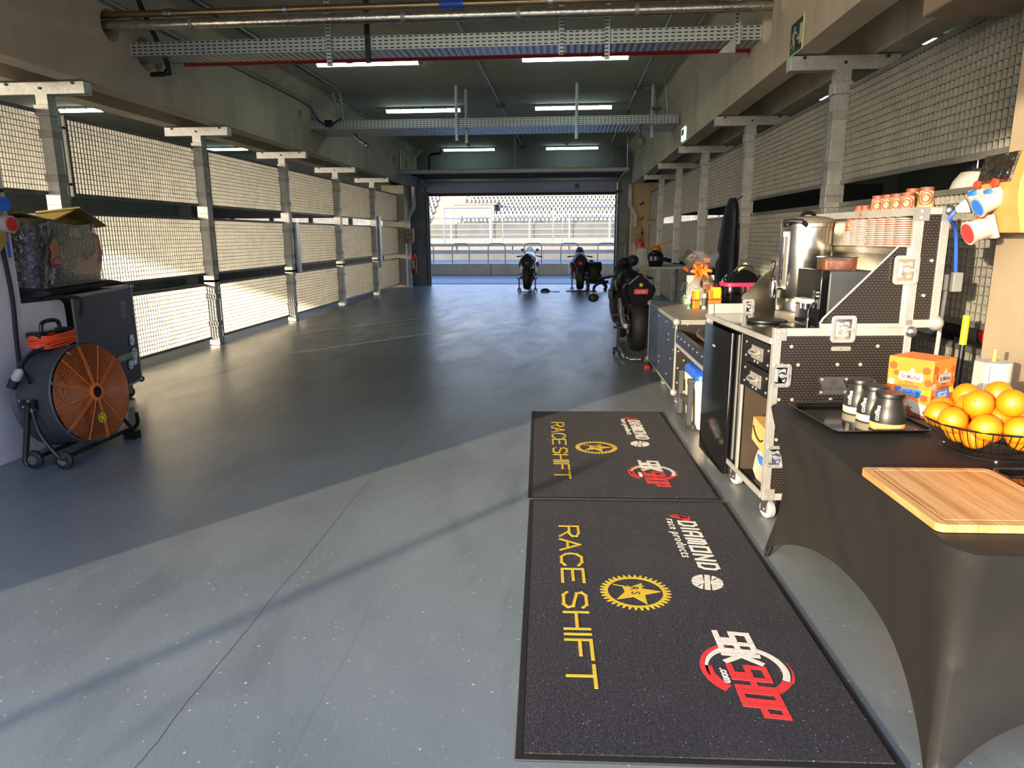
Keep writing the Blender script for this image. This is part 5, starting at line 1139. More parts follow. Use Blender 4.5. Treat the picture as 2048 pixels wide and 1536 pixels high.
# ============================================================ MATS
def floor_mat_obj(lab, loc, rz):
    t = thing('floor_mat', lab, 'mat', loc, rz, 'printed floor mats'); W, L = 1.12, 2.04
    MB().box(.025, W-.025, .025, L-.025, 0, .012).build('carpet', M['carpet'], t)
    MB().prism([(0, 0), (W, 0), (W, L), (0, L)], 0, .008, holes=[[(.025, .025), (.025, L-.025), (W-.025, L-.025), (W-.025, .025)]]).build('rubber_border', M['black_rubber'], t, bev=.003)
    Q = lambda x, y: T3(x, y, .012) @ RZ(-pi/2)       # reading direction runs toward the camera
    e = .0012
    strokes(MB(), 'RACE', Q(.168, 1.66), .122, .094, .037, .013).build('race_wordmark', M['mat_gold'], t, smooth=0); strokes(MB(), 'SHIFT', Q(.168, .97), .122, .094, .037, .013).build('shift_wordmark', M['mat_gold'], t, smooth=0)
    b = MB(); q = Q(.475, .985)
    gear = []
    for i in range(36):
        for k, r in ((0, .128), (.25, .15), (.5, .15), (.75, .128)): a = 2*pi*(i+k)/36; gear.append((r*cos(a), r*sin(a)))
    b.prism(gear, 0, e, 0, q, holes=[circ(0, 0, .116, 48)[::-1]])
    st = star(0, 0, .108, .045, 5, 92); st = st[:2] + [(-.034, .03), (-.05, .044), (-.055, .034), (-.075, .038)] + st[3:5] + [(-.04, -.03), (-.052, -.022), (-.045, -.05)] + st[5:]
    b.prism(st, 0, e, 0, q); b.build('gear_star_print', M['mat_gold'], t, smooth=0)
    b = MB().text('R S', .05, q @ T3(-.042, -.018, e*.9), ext=.0008); b.build('star_initials', M['black_cloth'], t, smooth=0)
    q = Q(.80, 1.78)                                   # DIAMOND race products
    b = MB().prism([(-.01, .062), (.045, .075), (.07, .088), (.05, .10), (-.005, .105), (.02, .088)], 0, e, 0, q @ T3(-.03, -.085, 0) @ SCL(1.0, 1.5, 1)).prism([(-.045, -.03), (.0, .045), (-.015, .06), (-.055, .0)], 0, e, 0, q)
    b.prism([(-.05, -.03), (-.03, -.035), (-.0, .02), (-.01, .035)], 0, e, 0, q)
    b.build('red_chevron_print', M['mat_red'], t, smooth=0)
    b = MB().text('race products', .066, q @ T3(.0, -.062, 0), ext=e, shear=.2, sx=1.02, sp=1.2); strokes(b, 'DIaMOND', q @ T3(.035, .0, 0), .053, .08, .036, .015, .15); b.build('diamond_print', M['mat_white'], t, smooth=0)
    b = MB(); qf = q @ T3(.70, .0, 0) @ RZ(-.2); r = .068; c = circ(0, 0, r, 40)
    def sect(a0, a1, n=8): return [(r*cos(rad(a0+(a1-a0)*i/n)), r*sin(rad(a0+(a1-a0)*i/n))) for i in range(n+1)]
    b.prism([(-r*.98, -.012), (r*.98, -.012), (r*.98, .012), (-r*.98, .012)], 0, e, 0, qf).prism([(-.012, .014), (.012, .014), (.012, r*.98), (-.012, r*.98)], 0, e, 0, qf).prism([(-.012, -r*.98), (.012, -r*.98), (.012, -.014), (-.012, -.014)], 0, e, 0, qf)
    for k in range(4):
        b.prism([(.018, .017)] + sect(17, 38, 5), 0, e, 0, qf @ RZ(k*pi/2)); b.prism([(.017, .020)] + sect(52, 73, 5), 0, e, 0, qf @ RZ(k*pi/2)); b.prism([(.03, .024)] + sect(42, 48, 3), 0, e, 0, qf @ RZ(k*pi/2))
    b.build('round_flag_print', M['mat_white'], t, smooth=0)
    q = Q(.795, .455)                                  # SBKSHOP
    sh = .12; xf = q @ T3(-.232, -.056, 0)
    b = strokes(MB(), 'sBK', xf, .045, .115, .025, .021, .12); b.prism(arcband(.118, .142, 152, 62, 20), 0, e*.5, 0, q).prism(arcband(.118, .142, 208, 285, 20, taper=.8), 0, e*.5, 0, q); b.text('.com', .042, q @ T3(-.005, -.094, 0), ext=e, off=.001, shear=.1)
    b.build('sbk_white_print', M['mat_white'], t, smooth=0)
    b = strokes(MB(), 'sHOP', xf @ T3(.212, 0, 0), .045, .115, .025, .021, .12); b.prism(arcband(.118, .15, 22, 60, 14), 0, e*.5, 0, q).prism(arcband(.144, .156, 60, 110, 14, taper=1), 0, e*.5, 0, q).prism(arcband(.144, .16, 190, 262, 20), 0, e*.5, 0, q).prism(arcband(.118, .16, 262, 320, 16), 0, e*.5, 0, q)
    b.build('shop_red_print', M['mat_red'], t, smooth=0)
floor_mat_obj('dark printed floor mat nearer the camera', (-.141, 1.745, 0), rad(2.0))
floor_mat_obj('dark printed floor mat farther from the camera, half in shadow', (-.222, 3.805, 0), rad(2.4))
# ============================================================ RIGHT PIER FITTINGS
t = thing('power_distribution_box', 'yellow power box with clear breaker window and sockets on the tan pier', 'power box', (2.05, 3.42, 1.66), -pi/2)
YZM = Mx(((0,0,1,0),(1,0,0,0),(0,1,0,0),(0,0,0,1)))
MB().prism([(0, -.16), (-.10, -.16), (-.13, -.02), (-.13, .06), (-.10, .19), (0, .19)][::-1], -.17, .17, 0, YZM).build('housing', M['power_yellow'], t, bev=.006)
tilt = T3(-.02, -.115, .125) @ RX(-.22)
MB().box(-.13, .12, -.012, .01, -.065, .065, M=tilt).build('breaker_window', M['smoked'], t, bev=.004)
b = MB()
for k in range(7): b.box(-.06+.02*k, -.046+.02*k, -.008, .0, -.03, .0, M=tilt)
b.build('breaker', M['mid_grey'], t)
for x in (-.1, .04): MB().cyl((x, -.012, -.07), (x, -.03, -.07), .018, n=12, M=tilt).build('red_knob', M['apr_red'], t)
def cee(x, z, m, par, ln=.07, r=.042, a=.45):
    q = T3(x, -.125, z) @ RX(pi/2 + a)
    MB().box(-.055, .055, -.055, .055, -.01, .012, M=q).build('socket_flange', M['socket_white'], par, bev=.004)
    MB().lathe([(.0, .01), (r, .01), (r, ln), (r+.006, ln+.002), (r+.006, ln+.012), (r-.006, ln+.012), (.0, ln+.012)], 24, 0, q).build('socket_barrel', M['socket_white'], par)
    MB().cyl((0, 0, ln+.012), (0, 0, ln+.016), r-.004, n=24, M=q).build('socket_cap', M[m], par)
    MB().box(-.02, .02, r-.01, r+.012, .0, .03, M=q).build('hinge', M[m], par)
cee(.0, -.01, 'plug_blue', t); cee(-.03, -.13, 'socket_red', t, .08, .05, .35)
q = T3(-.125, -.125, -.01) @ RX(pi/2+.45)
MB().box(-.055, .055, -.055, .055, -.01, .012, M=q).build('socket_flange', M['socket_white'], t, bev=.004); MB().lathe([(.0, .01), (.04, .01), (.04, .05), (0, .05)], 24, 0, q).build('socket_barrel', M['socket_white'], t)
MB().box(-.02, .02, .03, .055, 0, .03, M=q).build('hinge', M['plug_blue'], t)
# plug, blue lead and adaptor, white lead below
pq = Mx.Translation((2.05, 3.42, 1.66)) @ RZ(-pi/2) @ q
p0 = pq @ V((0, 0, .052)); p1 = pq @ V((-.02, .0, .10))
t = thing('plug_lead', 'white plug with blue lead and small grey adaptor, plugged into the yellow power box', 'cable', p0)
d = (p1-p0); 
MB().tube([(0,0,0), d*.15, d*.45, d*.9, d*1.05], [.036, .036, .03, .017, .012], 16).build('plug_body', M['white'], t)
MB().tube([d*.0, d*.06], .0385, 16).build('plug_collar', M['navy'], t)
e_ = d*1.05
w1 = V((1.985, 3.79, 1.30)) - p0
cab = bez([tuple(e_), tuple(e_ + V((-.006, .03, -.04))), tuple(e_*.35 + (V((1.95, 3.76, 1.46)) - p0)*.65), tuple(w1)], 8)
MB().tube(cab, .009, 8).build('blue_cable', M['cable_blue'], t)
MB().cbox(w1 + V((0, .0, -.045)), (.05, .07, .1)).build('adaptor', M['mid_grey'], t, bev=.006)
MB().cbox(w1 + V((-.02, .035, -.05)), (.045, .045, .085)).build('white_plug', M['white'], t, bev=.006)
MB().tube(bez([tuple(w1 + V((-.02, .035, -.09))), tuple(w1 + V((-.02, .045, -.22))), tuple(w1 + V((.0, .09, -.42))), tuple(w1 + V((.02, .15, -.7)))], 8), .011, 8).build('white_cable', M['white'], t)
conduit([(2.035, 3.12, .25), (2.035, 3.12, 1.2), (2.035, 3.12, 1.49)], .013, 'thin pale conduit running down the tan pier under the power box', m='alu')
t = thing('broom', 'broom with bright yellow grip and black pole leaning by the tan pier', 'broom', (1.995, 3.685, 0))
MB().cyl((.0, .0, .1), (.03, .03, .95), .013, n=10).build('pole', M['black_metal'], t); MB().cyl((.0295, .0295, .94), (.034, .034, 1.09), .017, n=12).build('grip', M['yellow'], t); MB().box(-.1, .1, -.02, .03, .0, .11).build('bristle_head', M['black_plastic'], t, bev=.01)
# things beyond the right mesh
t = thing('racing_suit', 'white racing suit with dark collar seen behind the gap in the right mesh', 'suit', (2.50, 4.68, 1.04), 0)
MB().loft([[(.11*k*cos(a), .22*k2*sin(a), z) for a in [2*pi*i/24 for i in range(24)]] for z, k, k2 in ((.0, .8, .8), (.2, .9, .8), (.5, 1.1, 1.0), (.7, 1.05, 1.05), (.78, .9, .85), (.83, .7, .5))]).build('suit_body', M['white'], t)
MB().loft([[(.075*k*cos(a), .105*k*sin(a), z + .04*cos(a)) for a in [2*pi*i/24 for i in range(24)]] for z, k in ((.79, 1.05), (.86, 1.0), (.865, .9), (.8, .8))], caps=False).build('collar', M['dark_grey'], t)
MB().cyl((0, 0, .85), (0, 0, 1.05), .006, n=6).build('hanger', M['zinc'], t)
t = thing('rolled_banner', 'dark rolled banner with red and white bands behind the low gap in the right mesh', 'banner', (2.42, 4.2, .93))
MB().cyl((0, -.4, 0), (0, .5, 0), .065, n=16).build('roll', M['black_cloth'], t); MB().cyl((0, -.12, 0), (0, -.02, 0), .067, n=16).build('red_band', M['red'], t); MB().cyl((0, -.32, 0), (0, -.22, 0), .067, n=16).build('white_band', M['white'], t)
MB().box(-.03, .03, -.35, -.3, -.93, -.06).box(-.03, .03, .4, .45, -.93, -.06).build('stand', M['black_metal'], t)
# jacket hanging on the right wall
t = thing('hanging_jacket', 'long dark navy jacket hanging against the second right post', 'jacket', (2.06, 9.5, .78), 0)
rg = []
for z, cy, ry, rx in ((0, .02, .40, .09), (.2, .0, .38, .10), (.5, -.05, .33, .10), (.8, -.12, .26, .09), (1.0, -.17, .2, .08), (1.1, -.2, .14, .06), (1.17, -.22, .07, .04)):
    rg.append([(rx*cos(a)*(1+.12*sin(6*a)), cy + ry*sin(a)*(1+.05*sin(5*a+z*3)), z) for a in [2*pi*i/30 for i in range(30)]])
MB().loft(rg).build('jacket_body', M['navy'], t)
b = MB()
for k in range(7): z = .2+.12*k; b.box(-.108, -.098, .40-.045*k-.03 - z*.06, .40-.045*k+.015-z*.06, z, z+.05)
b.build('pale_badges', M['light_grey'], t); MB().cyl((0.06, -.22, 1.15), (.12, -.22, 1.2), .008, n=6).build('hook', M['black_metal'], t)
# work table by the far right with helmet and clothes
t = thing('work_table', 'narrow pale work table at the far right behind the black motorcycle', 'table', (1.45, 11.6, 0))
MB().box(-.42, .42, -.5, .6, .98, 1.01).build('table_top', M['light_grey'], t)
for x in (-.38, .38):
    for y in (-.45, .55): MB().box(x-.02, x+.02, y-.02, y+.02, 0, .98).build('leg', M['mid_grey'], t)
t = thing('helmet', 'glossy black motorcycle helmet on the far work table', 'helmet', (1.36, 11.3, 1.01))
MB().loft([[(p[0]*k, p[1]*k+.01, z) for p in circ(0, 0, .135, 24)] for z, k in ((0, .75), (.04, .9), (.11, 1.0), (.17, .95), (.22, .75), (.25, .4), (.257, .05))]).build('shell', M['black_gloss'], t)
cylpatch(MB(), .131, rad(215), rad(325), .09, .16, .008).build('visor', M['glass_dark'], t)
t = thing('clothes_heap', 'heap of pale and dark riding clothes on the far work table', 'clothes', (1.16, 11.35, 1.01))
MB().loft([[(p[0]*k + .015*sin(3*i), p[1]*k, z) for i, p in enumerate(circ(0, 0, .14, 20))] for z, k in ((0, 1), (.1, .9), (.2, .6), (.28, .5), (.3, .2))]).build('pale_jacket', M['light_grey'], t); MB().ball((-.15, -.05, .09), (.1, .1, .09), 12, 8).build('dark_glove', M['navy'], t)
t = thing('peaked_hat', 'dark red and white cap on top of the clothes heap', 'hat', (1.11, 11.3, 1.32)); MB().lathe([(.0, 0), (.07, 0), (.075, .03), (.05, .08), (0, .095)], 16).build('crown', M['red'], t); MB().box(-.1, -.02, -.05, .05, .0, .012).build('peak', M['white'], t, bev=.004)
t = thing('yellow_hat', 'orange-yellow hat behind the black helmet on the far table', 'hat', (1.42, 11.75, 1.01)); MB().lathe([(.0, 0), (.09, 0), (.09, .2), (.07, .3), (0, .34)], 16).build('crown', M['box_orange'], t)
tag(MB().cyl((1.3, 11.5, 1.30), (1.62, 11.3, 1.42), .016, n=8).cyl((1.31, 11.5, 1.01), (1.31, 11.5, 1.31), .012, n=8).build('wooden_stick', M['power_yellow']), 'pale stick propped slanting over the black helmet', 'stick')
# ============================================================ MOTORCYCLES (local +y is forward, origin on the floor under the rear wheel)
def bike(name, lab, x, y, rz, lift, c_body, c_tail, c_frame, mirrors, screen, badge, roll=0):
    t = thing(name, lab, 'motorcycle', (x, y, 0), rz); z0 = lift
    def wheel(yc, zc, R, w, tag_):
        q = T3(0, yc, zc) @ RY(pi/2); n = 12; pr = []
        for i in range(n+1):
            a = pi*i/n; pr.append((R - .085 + .085*sin(a)**.75, -w/2*cos(a)))
        tb = MB(); tb.ring(pr + [(R-.10, w*.42), (R-.10, -w*.42)], 48, 0, q); o = tb.build(tag_ + '_tyre', M['tyre'], t)
        rm = MB(); rm.ring([(R-.099, -w*.42), (R-.085, -w*.44), (R-.12, -w*.3), (R-.13, 0), (R-.12, w*.3), (R-.085, w*.44), (R-.099, w*.42)], 40, 0, q)
        for k in range(5):
            a = 2*pi*k/5; rm.cbox((.5*(R-.1)*cos(a), .5*(R-.1)*sin(a), 0), (R-.1, .035, .03), M=q, R=RZ(a))
        rm.cyl((0, 0, -w*.4), (0, 0, w*.4), .04, n=16, M=q); rm.build('rim', M['black_metal'], o); return o
    rw = wheel(0, z0+.33, .33, .205, 'rear'); fw = wheel(1.43, .30+z0*.5, .30, .12, 'front')
    rz_ = z0+.325
    b = MB(); q = T3(.115, 0, rz_) @ RY(pi/2); b.ring([(.055, -.002), (.11, -.002), (.11, .002), (.055, .002)], 32, 0, q); b.box(-.015, .03, .04, .12, -.11, -.03, 0, q); b.build('brake_disc', M['brake'], rw)
    b = MB(); q = T3(-.115, 0, rz_) @ RY(pi/2); n = 30; gp = []
    for i in range(n): a0 = 2*pi*i/n; gp += [(.105*cos(a0), .105*sin(a0)), (.113*cos(a0+.07), .113*sin(a0+.07)), (.105*cos(a0+.14), .105*sin(a0+.14))]
    b.prism(gp, -.004, .004, 0, q, holes=[circ(0, 0, .08, 24)[::-1]])
    for k in range(5): a = 2*pi*k/5; b.cbox((.055*cos(a), .055*sin(a), 0), (.07, .02, .006), M=q, R=RZ(a))
    b.build('sprocket', M['brake'], rw)
    MB().tube([(-.115, -.0, rz_+.11), (-.115, .5, rz_+.1)], .008, 6).tube([(-.115, -.0, rz_-.11), (-.115, .5, rz_+.02)], .008, 6).build('chain', M['brake'], t)
    b = MB()
    for s in (-1, 1):
        b.loft([[(s*xx + dx, yy, zz + dz) for dx, dz in ((-.022, -h), (.022, -h), (.022, h), (-.022, h))] for xx, yy, zz, h in ((.15, -.06, rz_, .03), (.15, .08, rz_+.01, .04), (.145, .35, rz_+.08, .07), (.11, .58, rz_+.12, .06))])
        b.cyl((s*.11, 0, rz_), (s*.185, 0, rz_), .022, n=12)
    b.build('swingarm', M[c_frame], t, bev=.004)
    b = MB()
    for s in (-1, 1): b.loft([[(s*xx + dx, yy, zz + dz) for dx, dz in ((-.02, -h), (.02, -h), (.02, h), (-.02, h))] for xx, yy, zz, h in ((.135, .52, z0+.42, .06), (.165, .68, z0+.62, .08), (.17, .95, z0+.74, .08), (.07, 1.2, z0+.86, .06))])
    b.build('frame_spar', M[c_frame], t, bev=.006)
    b = MB().box(-.19, .19, .62, 1.02, z0+.26, z0+.56).cyl((-.23, .75, z0+.42), (.23, .75, z0+.42), .11, n=20).box(-.12, .12, .95, 1.15, z0+.3, z0+.66); b.build('engine', M['dark_grey'], t, bev=.012)
    MB().tube(bez([(.05, .9, z0+.24), (.08, .55, z0+.2), (.15, .3, z0+.30), (.19, .05, z0+.40)], 5), [.035]*12 + [.05]*4 if 0 else .045, 10).build('exhaust', M['exhaust'], t)
    # fairing: open-backed lofted shell
    rg = [sring(yy, hw, z0+a, z0+c, 24, p) for yy, hw, a, c, p in ((.62, .235, .26, .72, 3), (.85, .25, .2, .82, 3), (1.1, .24, .22, .92, 2.6), (1.35, .20, .36, 1.0, 2.3), (1.55, .13, .55, .98, 2.1), (1.68, .05, .68, .86, 2))]
    MB().loft(rg, caps=True).build('fairing', M[c_body], t)
    for s in (-1, 1): MB().box(s*.25-.025, s*.25+.025, .7, .95, z0+.58, z0+.72).build('side_duct', M['black_plastic'], t, bev=.012)
    rg = [sring(yy, hw, z0+a, z0+c, 20, 2.2, .75) for yy, hw, a, c in ((.45, .09, .76, .80), (.52, .15, .74, .88), (.7, .185, .72, .96), (.9, .18, .74, .985), (1.08, .10, .78, .95), (1.15, .04, .8, .88))]
    MB().loft(rg).build('fuel_tank', M[c_body], t)
    # tail: wide shoulders, pointed crest
    def trg(yy, hw, zt, zs, zb, hb): return [(0, yy, zt), (hw*.45, yy, zt-.06), (hw*.85, yy, zs+.02), (hw, yy, zs-.03), (hw*.96, yy, zs-.07), (hb, yy, zb+.03), (hb*.6, yy, zb), (0, yy, zb)] + [(-a, yy, c) for a, c in ((hb*.6, zb), (hb, zb+.03), (hw*.96, zs-.07), (hw, zs-.03), (hw*.85, zs+.02), (hw*.45, zt-.06))]
    MB().loft([trg(.55, .12, z0+.80, z0+.76, z0+.66, .10), trg(.3, .16, z0+.86, z0+.80, z0+.64, .11), trg(.05, .20, z0+.95, z0+.82, z0+.60, .13), trg(-.12, .195, z0+.985, z0+.82, z0+.585, .125), trg(-.2, .165, z0+.97, z0+.81, z0+.60, .105)]).build('tail_unit', M[c_tail], t)
    MB().box(-.10, .10, .12, .5, z0+.845, z0+.88, M=T3(0, 0, 0)).build('seat_pad', M['black_cloth'], t, bev=.015)
    b = MB()
    for s in (-1, 1): b.tube([(s*.03, -.195, z0+.955), (s*.1, -.18, z0+.895), (s*.145, -.16, z0+.845)], .006, 6)
    b.build('tail_highlight', M['light_grey' if c_tail != 'bike_white' else 'bike_white'], t)
    if badge:
        b = MB().prism([(-.085, -.03), (.08, -.03), (.09, .03), (-.075, .03)], 0, .004, 0, T3(0, -.206, z0+.765) @ RX(pi/2)); bd = b.build('red_badge', M['apr_red'], t)
        MB().text('aprilia', .045, T3(0, -.211, z0+.752) @ RX(pi/2), ext=.001, ax='CENTER', shear=.15, off=.001).build('badge_lettering', M['white'], bd)
        MB().prism(star(0, 0, .032, .013), 0, .004, 0, T3(0, -.206, z0+.845) @ RX(pi/2)).build('star_badge', M['yellow'], t)
    else:
        MB().box(-.05, .05, -.212, -.2, z0+.68, z0+.76).build('tail_lamp', M['red' if c_frame == 'bike_red' else 'dark_grey'], t)
    MB().tube(bez([(.0, .45, z0+.62), (0, .2, z0+.69), (0, -.05, z0+.675), (0, -.16, z0+.62)], 4), .06, 10).build('rear_hugger', M['black_plastic'], t)
    b = MB()
    for s in (-1, 1):
        b.cyl((s*.10, 1.27, z0*.6+.92), (s*.105, 1.43, z0*.5+.30), .025, n=12)
    b.box(-.13, .13, 1.2, 1.3, z0+.86, z0+.90); b.build('front_fork', M['copper'], t)
    for s in (-1, 1):
        hb = MB().cyl((s*.11, 1.2, z0+.88), (s*.24, 1.13, z0+.865), .011, n=8).build('handlebar', M['black_metal'], t)
        MB().cyl((s*.23, 1.135, z0+.866), (s*.35, 1.07, z0+.85), .018, n=10).build('grip', M['black_rubber'], hb)
        MB().tube([(s*.22, 1.2, z0+.87), (s*.3, 1.19, z0+.855), (s*.38, 1.13, z0+.84)], .007, 6).build('lever', M['zinc'], hb)
        MB().box(min(s*.15, s*.27), max(s*.15, s*.27), .42, .46, z0+.40, z0+.425).build('footpeg', M['black_metal'], t)
        if mirrors:
            mr = MB().loft([[(s*(.17+.07*u), 1.34+.02*u, z0+.98+zz) for zz in ()] for u in ()] or [sring(yy, .045*k, z0+1.0, z0+1.0+.075*k, 12, 2.4, 1, s*.215) for yy, k in ((1.31, .9), (1.33, 1), (1.38, .7), (1.41, .2))]).build('mirror', M['black_plastic'], t)
            MB().cyl((s*.13, 1.45, z0+.93), (s*.2, 1.37, z0+1.01), .012, n=8).build('mirror_stem', M['black_metal'], mr)
    if screen:
        MB().loft([[(hw*cos(a), yy - .10*sin(a)*0 + .02*abs(cos(a)), zz + .0*sin(a)) for a in (0, pi/4, pi/2, 3*pi/4, pi)] + [(hw*.98*cos(a), yy + .006 + .02*abs(cos(a)), zz) for a in (pi, 3*pi/4, pi/2, pi/4, 0)] for hw, yy, zz in ((.13, 1.5, z0+.93), (.12, 1.42, z0+1.0), (.085, 1.33, z0+1.09), (.04, 1.27, z0+1.125))]).build('windscreen', M['smoked' if screen == 1 else 'clear_plastic'], t)
    MB().loft([[(.075*cos(rad(a)), 1.43 + .315*sin(rad(p)), z0*.5 + .30 + .315*cos(rad(p)) - .05*(abs(cos(rad(a)))**2)) for a in range(0, 181, 30)] + [(.07*cos(rad(a)), 1.43 + .31*sin(rad(p)), z0*.5 + .295 + .31*cos(rad(p)) - .05*(abs(cos(rad(a)))**2)) for a in range(180, -1, -30)] for p in (-55, -30, 0, 25, 40)]).build('front_fender', M[c_body], t)
    return t
B1 = bike('motorcycle', 'white and black motorcycle on a rear stand, left of the two by the pit door', -1.12, 18.95, rad(0), .06, 'bike_white', 'bike_black', 'dark_grey', 1, 2, 0)
for ch in B1.children:
    if ch.name.startswith('tail_highlight'): ch.data.materials[0] = M['bike_white']
B2 = bike('motorcycle', 'dark motorcycle with red tail lamp, right of the two by the pit door', .31, 19.3, rad(0), .04, 'bike_black', 'bike_black', 'bike_red', 0, 1, 0)
B3 = bike('motorcycle', 'black motorcycle with red tail badge parked close by the low flight case', .865, 8.80, rad(3), .06, 'bike_black', 'bike_black', 'spar', 0, 1, 1)
MB().loft([sring(yy, hw, .78, .98, 14, 2.2, .8) for yy, hw in ((.45, .10), (.6, .19), (.95, .18), (1.1, .08))]).build('white_tank_cover', M['bike_white'], B1)
b = MB()
for s in (-1, 1): b.tube(bez([(s*.05, .4, .98), (s*.13, .42, .93), (s*.17, .45, .85), (s*.15, .5, .72), (s*.13, .5, .6)], 4), .028, 8)
b.build('white_tail_panel', M['bike_white'], B1)
b = MB()
for s in (-1, 1): b.prism([(s*.02, .0), (s*.05, -.02), (s*.055, .05)][::s], 0, .004, 0, T3(0, -.165, .90) @ RX(pi/2))
b.build('white_flash', M['bike_white'], B2)
def stand(lab, x, y, rz, col, w=.19, pipe=.013):
    t = thing('paddock_stand', lab, 'paddock stand', (x, y, 0), rz)
    b = MB()
    pts = [(-w, .22, .09), (-w, -.05, .07), (-w, -.42, .045), (-w+.05, -.47, .035), (w-.05, -.47, .035), (w, -.42, .045), (w, -.05, .07), (w, .22, .09)]
    b.tube(pts, pipe, 8); b.build('base_loop', M[col], t)
    for s in (-1, 1):
        MB().box(s*(w+.03)-.018, s*(w+.03)+.018, .0, .05, .07, .36).box(min(s*(w-.05), s*(w+.09)), max(s*(w-.05), s*(w+.09)), .0, .05, .345, .375).build('upright', M['black_metal'], t, bev=.004)
        for d in (-.035, .035): MB().cyl((s*(w+.03)+d-.012, .14, .045), (s*(w+.03)+d+.012, .14, .045), .045, n=14).build('roller', M['black_plastic'], t)
        MB().box(s*(w+.03)-.015, s*(w+.03)+.015, .02, .16, .04, .1).build('axle_bracket', M['black_metal'], t)
    return t
stand('black rear paddock stand under the white motorcycle', -1.12, 18.95, 0, 'black_metal'); stand('black rear paddock stand under the dark motorcycle on the mat', .31, 19.3, 0, 'black_metal')
stand('chrome rear paddock stand under the black motorcycle by the flight case', .865, 8.80, rad(3), 'chrome', .20, .016)
tag(MB().box(-.42, .42, -.3, .35, 0, .006).build('small_mat', M['navy'], loc=(.35, 19.15, 0)), 'small dark blue mat under the right-hand motorcycle by the pit door', 'mat')
b = MB()
for u in (-.25, -.15, -.05, .05): b.box(u, u+.06, -.2, -.06, .006, .008)
b.build('pale_print', M['light_grey'], bpy.data.objects['small_mat'])
t = thing('tyre_warmer_pack', 'small black lump of tools on the floor between the two motorcycles', 'tool', (-.62, 18.9, 0))
MB().loft([[(p[0]*k, p[1]*k, z) for p in rrect(-.13, .11, -.08, .08, .03, 3)] for z, k in ((0, 1), (.05, 1), (.08, .75), (.10, .35))]).build('pack', M['black_plastic'], t); MB().tube(bez([(.1, 0, .03), (.2, -.03, .012), (.3, .02, .01), (.38, -.02, .01)], 5), .01, 6).build('cord', M['black_rubber'], t)
MB().tube(bez([(-.26, 1.12, .86), (-.38, 1.05, .845), (-.46, .98, .80), (-.47, .96, .72)], 5), .02, 8).build('lever_guard', M['black_metal'], B3)
MB().ball((-.47, .96, .65), (.075, .06, .06), 14, 10).build('bar_end_weight', M['black_rubber'], B3)
t = thing('black_board', 'dark board leaning at the near end of the parked motorcycle beside the flight case', 'board', (.915, 7.93, 0), rad(2))
MB().box(-.008, .008, 0, .26, 0, .74, M=RY(rad(2.5))).build('board', M['black_plastic'], t); MB().box(-.03, .02, .0, .1, .0, .035).build('orange_tag', M['apr_red'], t)
# ============================================================ PERSON crouching by the dark motorcycle
def skin_obj(name, chains, m, parent, sub=2):
    vs, es, rs = [], [], []; idx = {}
    for ch in chains:
        prev = None
        for p, r in ch:
            k = tuple(round(c, 3) for c in p)
            if k not in idx: idx[k] = len(vs); vs.append(p); rs.append(r)
            if prev is not None: es.append((prev, idx[k]))
            prev = idx[k]
    me = bpy.data.meshes.new(name); me.from_pydata(vs, es, []); me.materials.append(m)
    o = bpy.data.objects.new(name, me); COL.objects.link(o)
    o.modifiers.new('skin', 'SKIN'); o.modifiers.new('sub', 'SUBSURF').levels = sub; o.modifiers['sub'].render_levels = sub
    for i, r in enumerate(rs):
        rr_ = r if isinstance(r, tuple) else (r, r)
        me.skin_vertices[0].data[i].radius = rr_; me.skin_vertices[0].data[i].use_root = (i == 0)
    me.shade_smooth(); o.parent = parent; return o
P = thing('person', 'person in dark clothes crouching with bowed head beside the dark motorcycle', 'person', (.72, 19.42, 0), rad(8))
pel = (0, 0, .33); sp1 = (0, .03, .47); sp2 = (-.01, .09, .62); ch_ = (-.02, .18, .71); nk = (-.03, .30, .71); hd = (-.04, .36, .70)
chains = [[(pel, .14), (sp1, (.16, .13)), (sp2, (.22, .15)), (ch_, (.20, .14)), (nk, .06), (hd, .06)]]
for s in (-1, 1):
    chains.append([(ch_, (.17, .13)), ((s*.17-.02, .19, .72), .075), ((s*.23-.03, .3, .53), .052), ((-.13+s*.08, .46, .44), .04), ((-.22+s*.06, .54, .42), .03)])
    if s < 0: chains.append([(pel, .14), ((-.11, .04, .30), .11), ((-.15, .40, .47), .075), ((-.14, .30, .10), .055), ((-.14, .30, .05), .045), ((-.14, .42, .04), .04)])
    else: chains.append([(pel, .14), ((.11, .03, .28), .11), ((.24, .38, .30), .078), ((.30, .02, .13), .055), ((.31, -.06, .10), .045), ((.30, .04, .035), .04)])
skin_obj('body', chains, M['black_cloth'], P)
HD = P; HM = T3(-.04, .40, .70) @ RX(rad(-55)) @ T3(.04, -.37, -.82)
nold = set(o.name for o in bpy.data.objects)
MB().loft([[(-.04+.075*k*cos(a), .37+.095*k*sin(a) + dy, z) for a in [2*pi*i/20 for i in range(20)]] for z, k, dy in ((.70, .35, .05), (.73, .7, .04), (.79, .95, .02), (.85, 1.0, 0), (.90, .85, 0), (.93, .5, 0), (.94, .1, 0))]).build('head', M['skin'], HD)
MB().loft([[(-.04+.082*k*cos(a), .36+.10*k*sin(a), z) for a in [2*pi*i/20 for i in range(20)]] for z, k in ((.80, .9), (.86, 1.02), (.91, .88), (.945, .5), (.952, .1))]).build('hair', M['hair'], HD)
MB().ball((-.04, .475, .78), (.016, .02, .02), 10, 8).build('nose', M['skin'], HD)
for s in (-1, 1): MB().ball((-.04+s*.08, .37, .80), (.012, .02, .03), 10, 8).build('ear', M['skin'], HD)
for o_ in [o for o in bpy.data.objects if o.name not in nold]: o_.data.transform(HM)
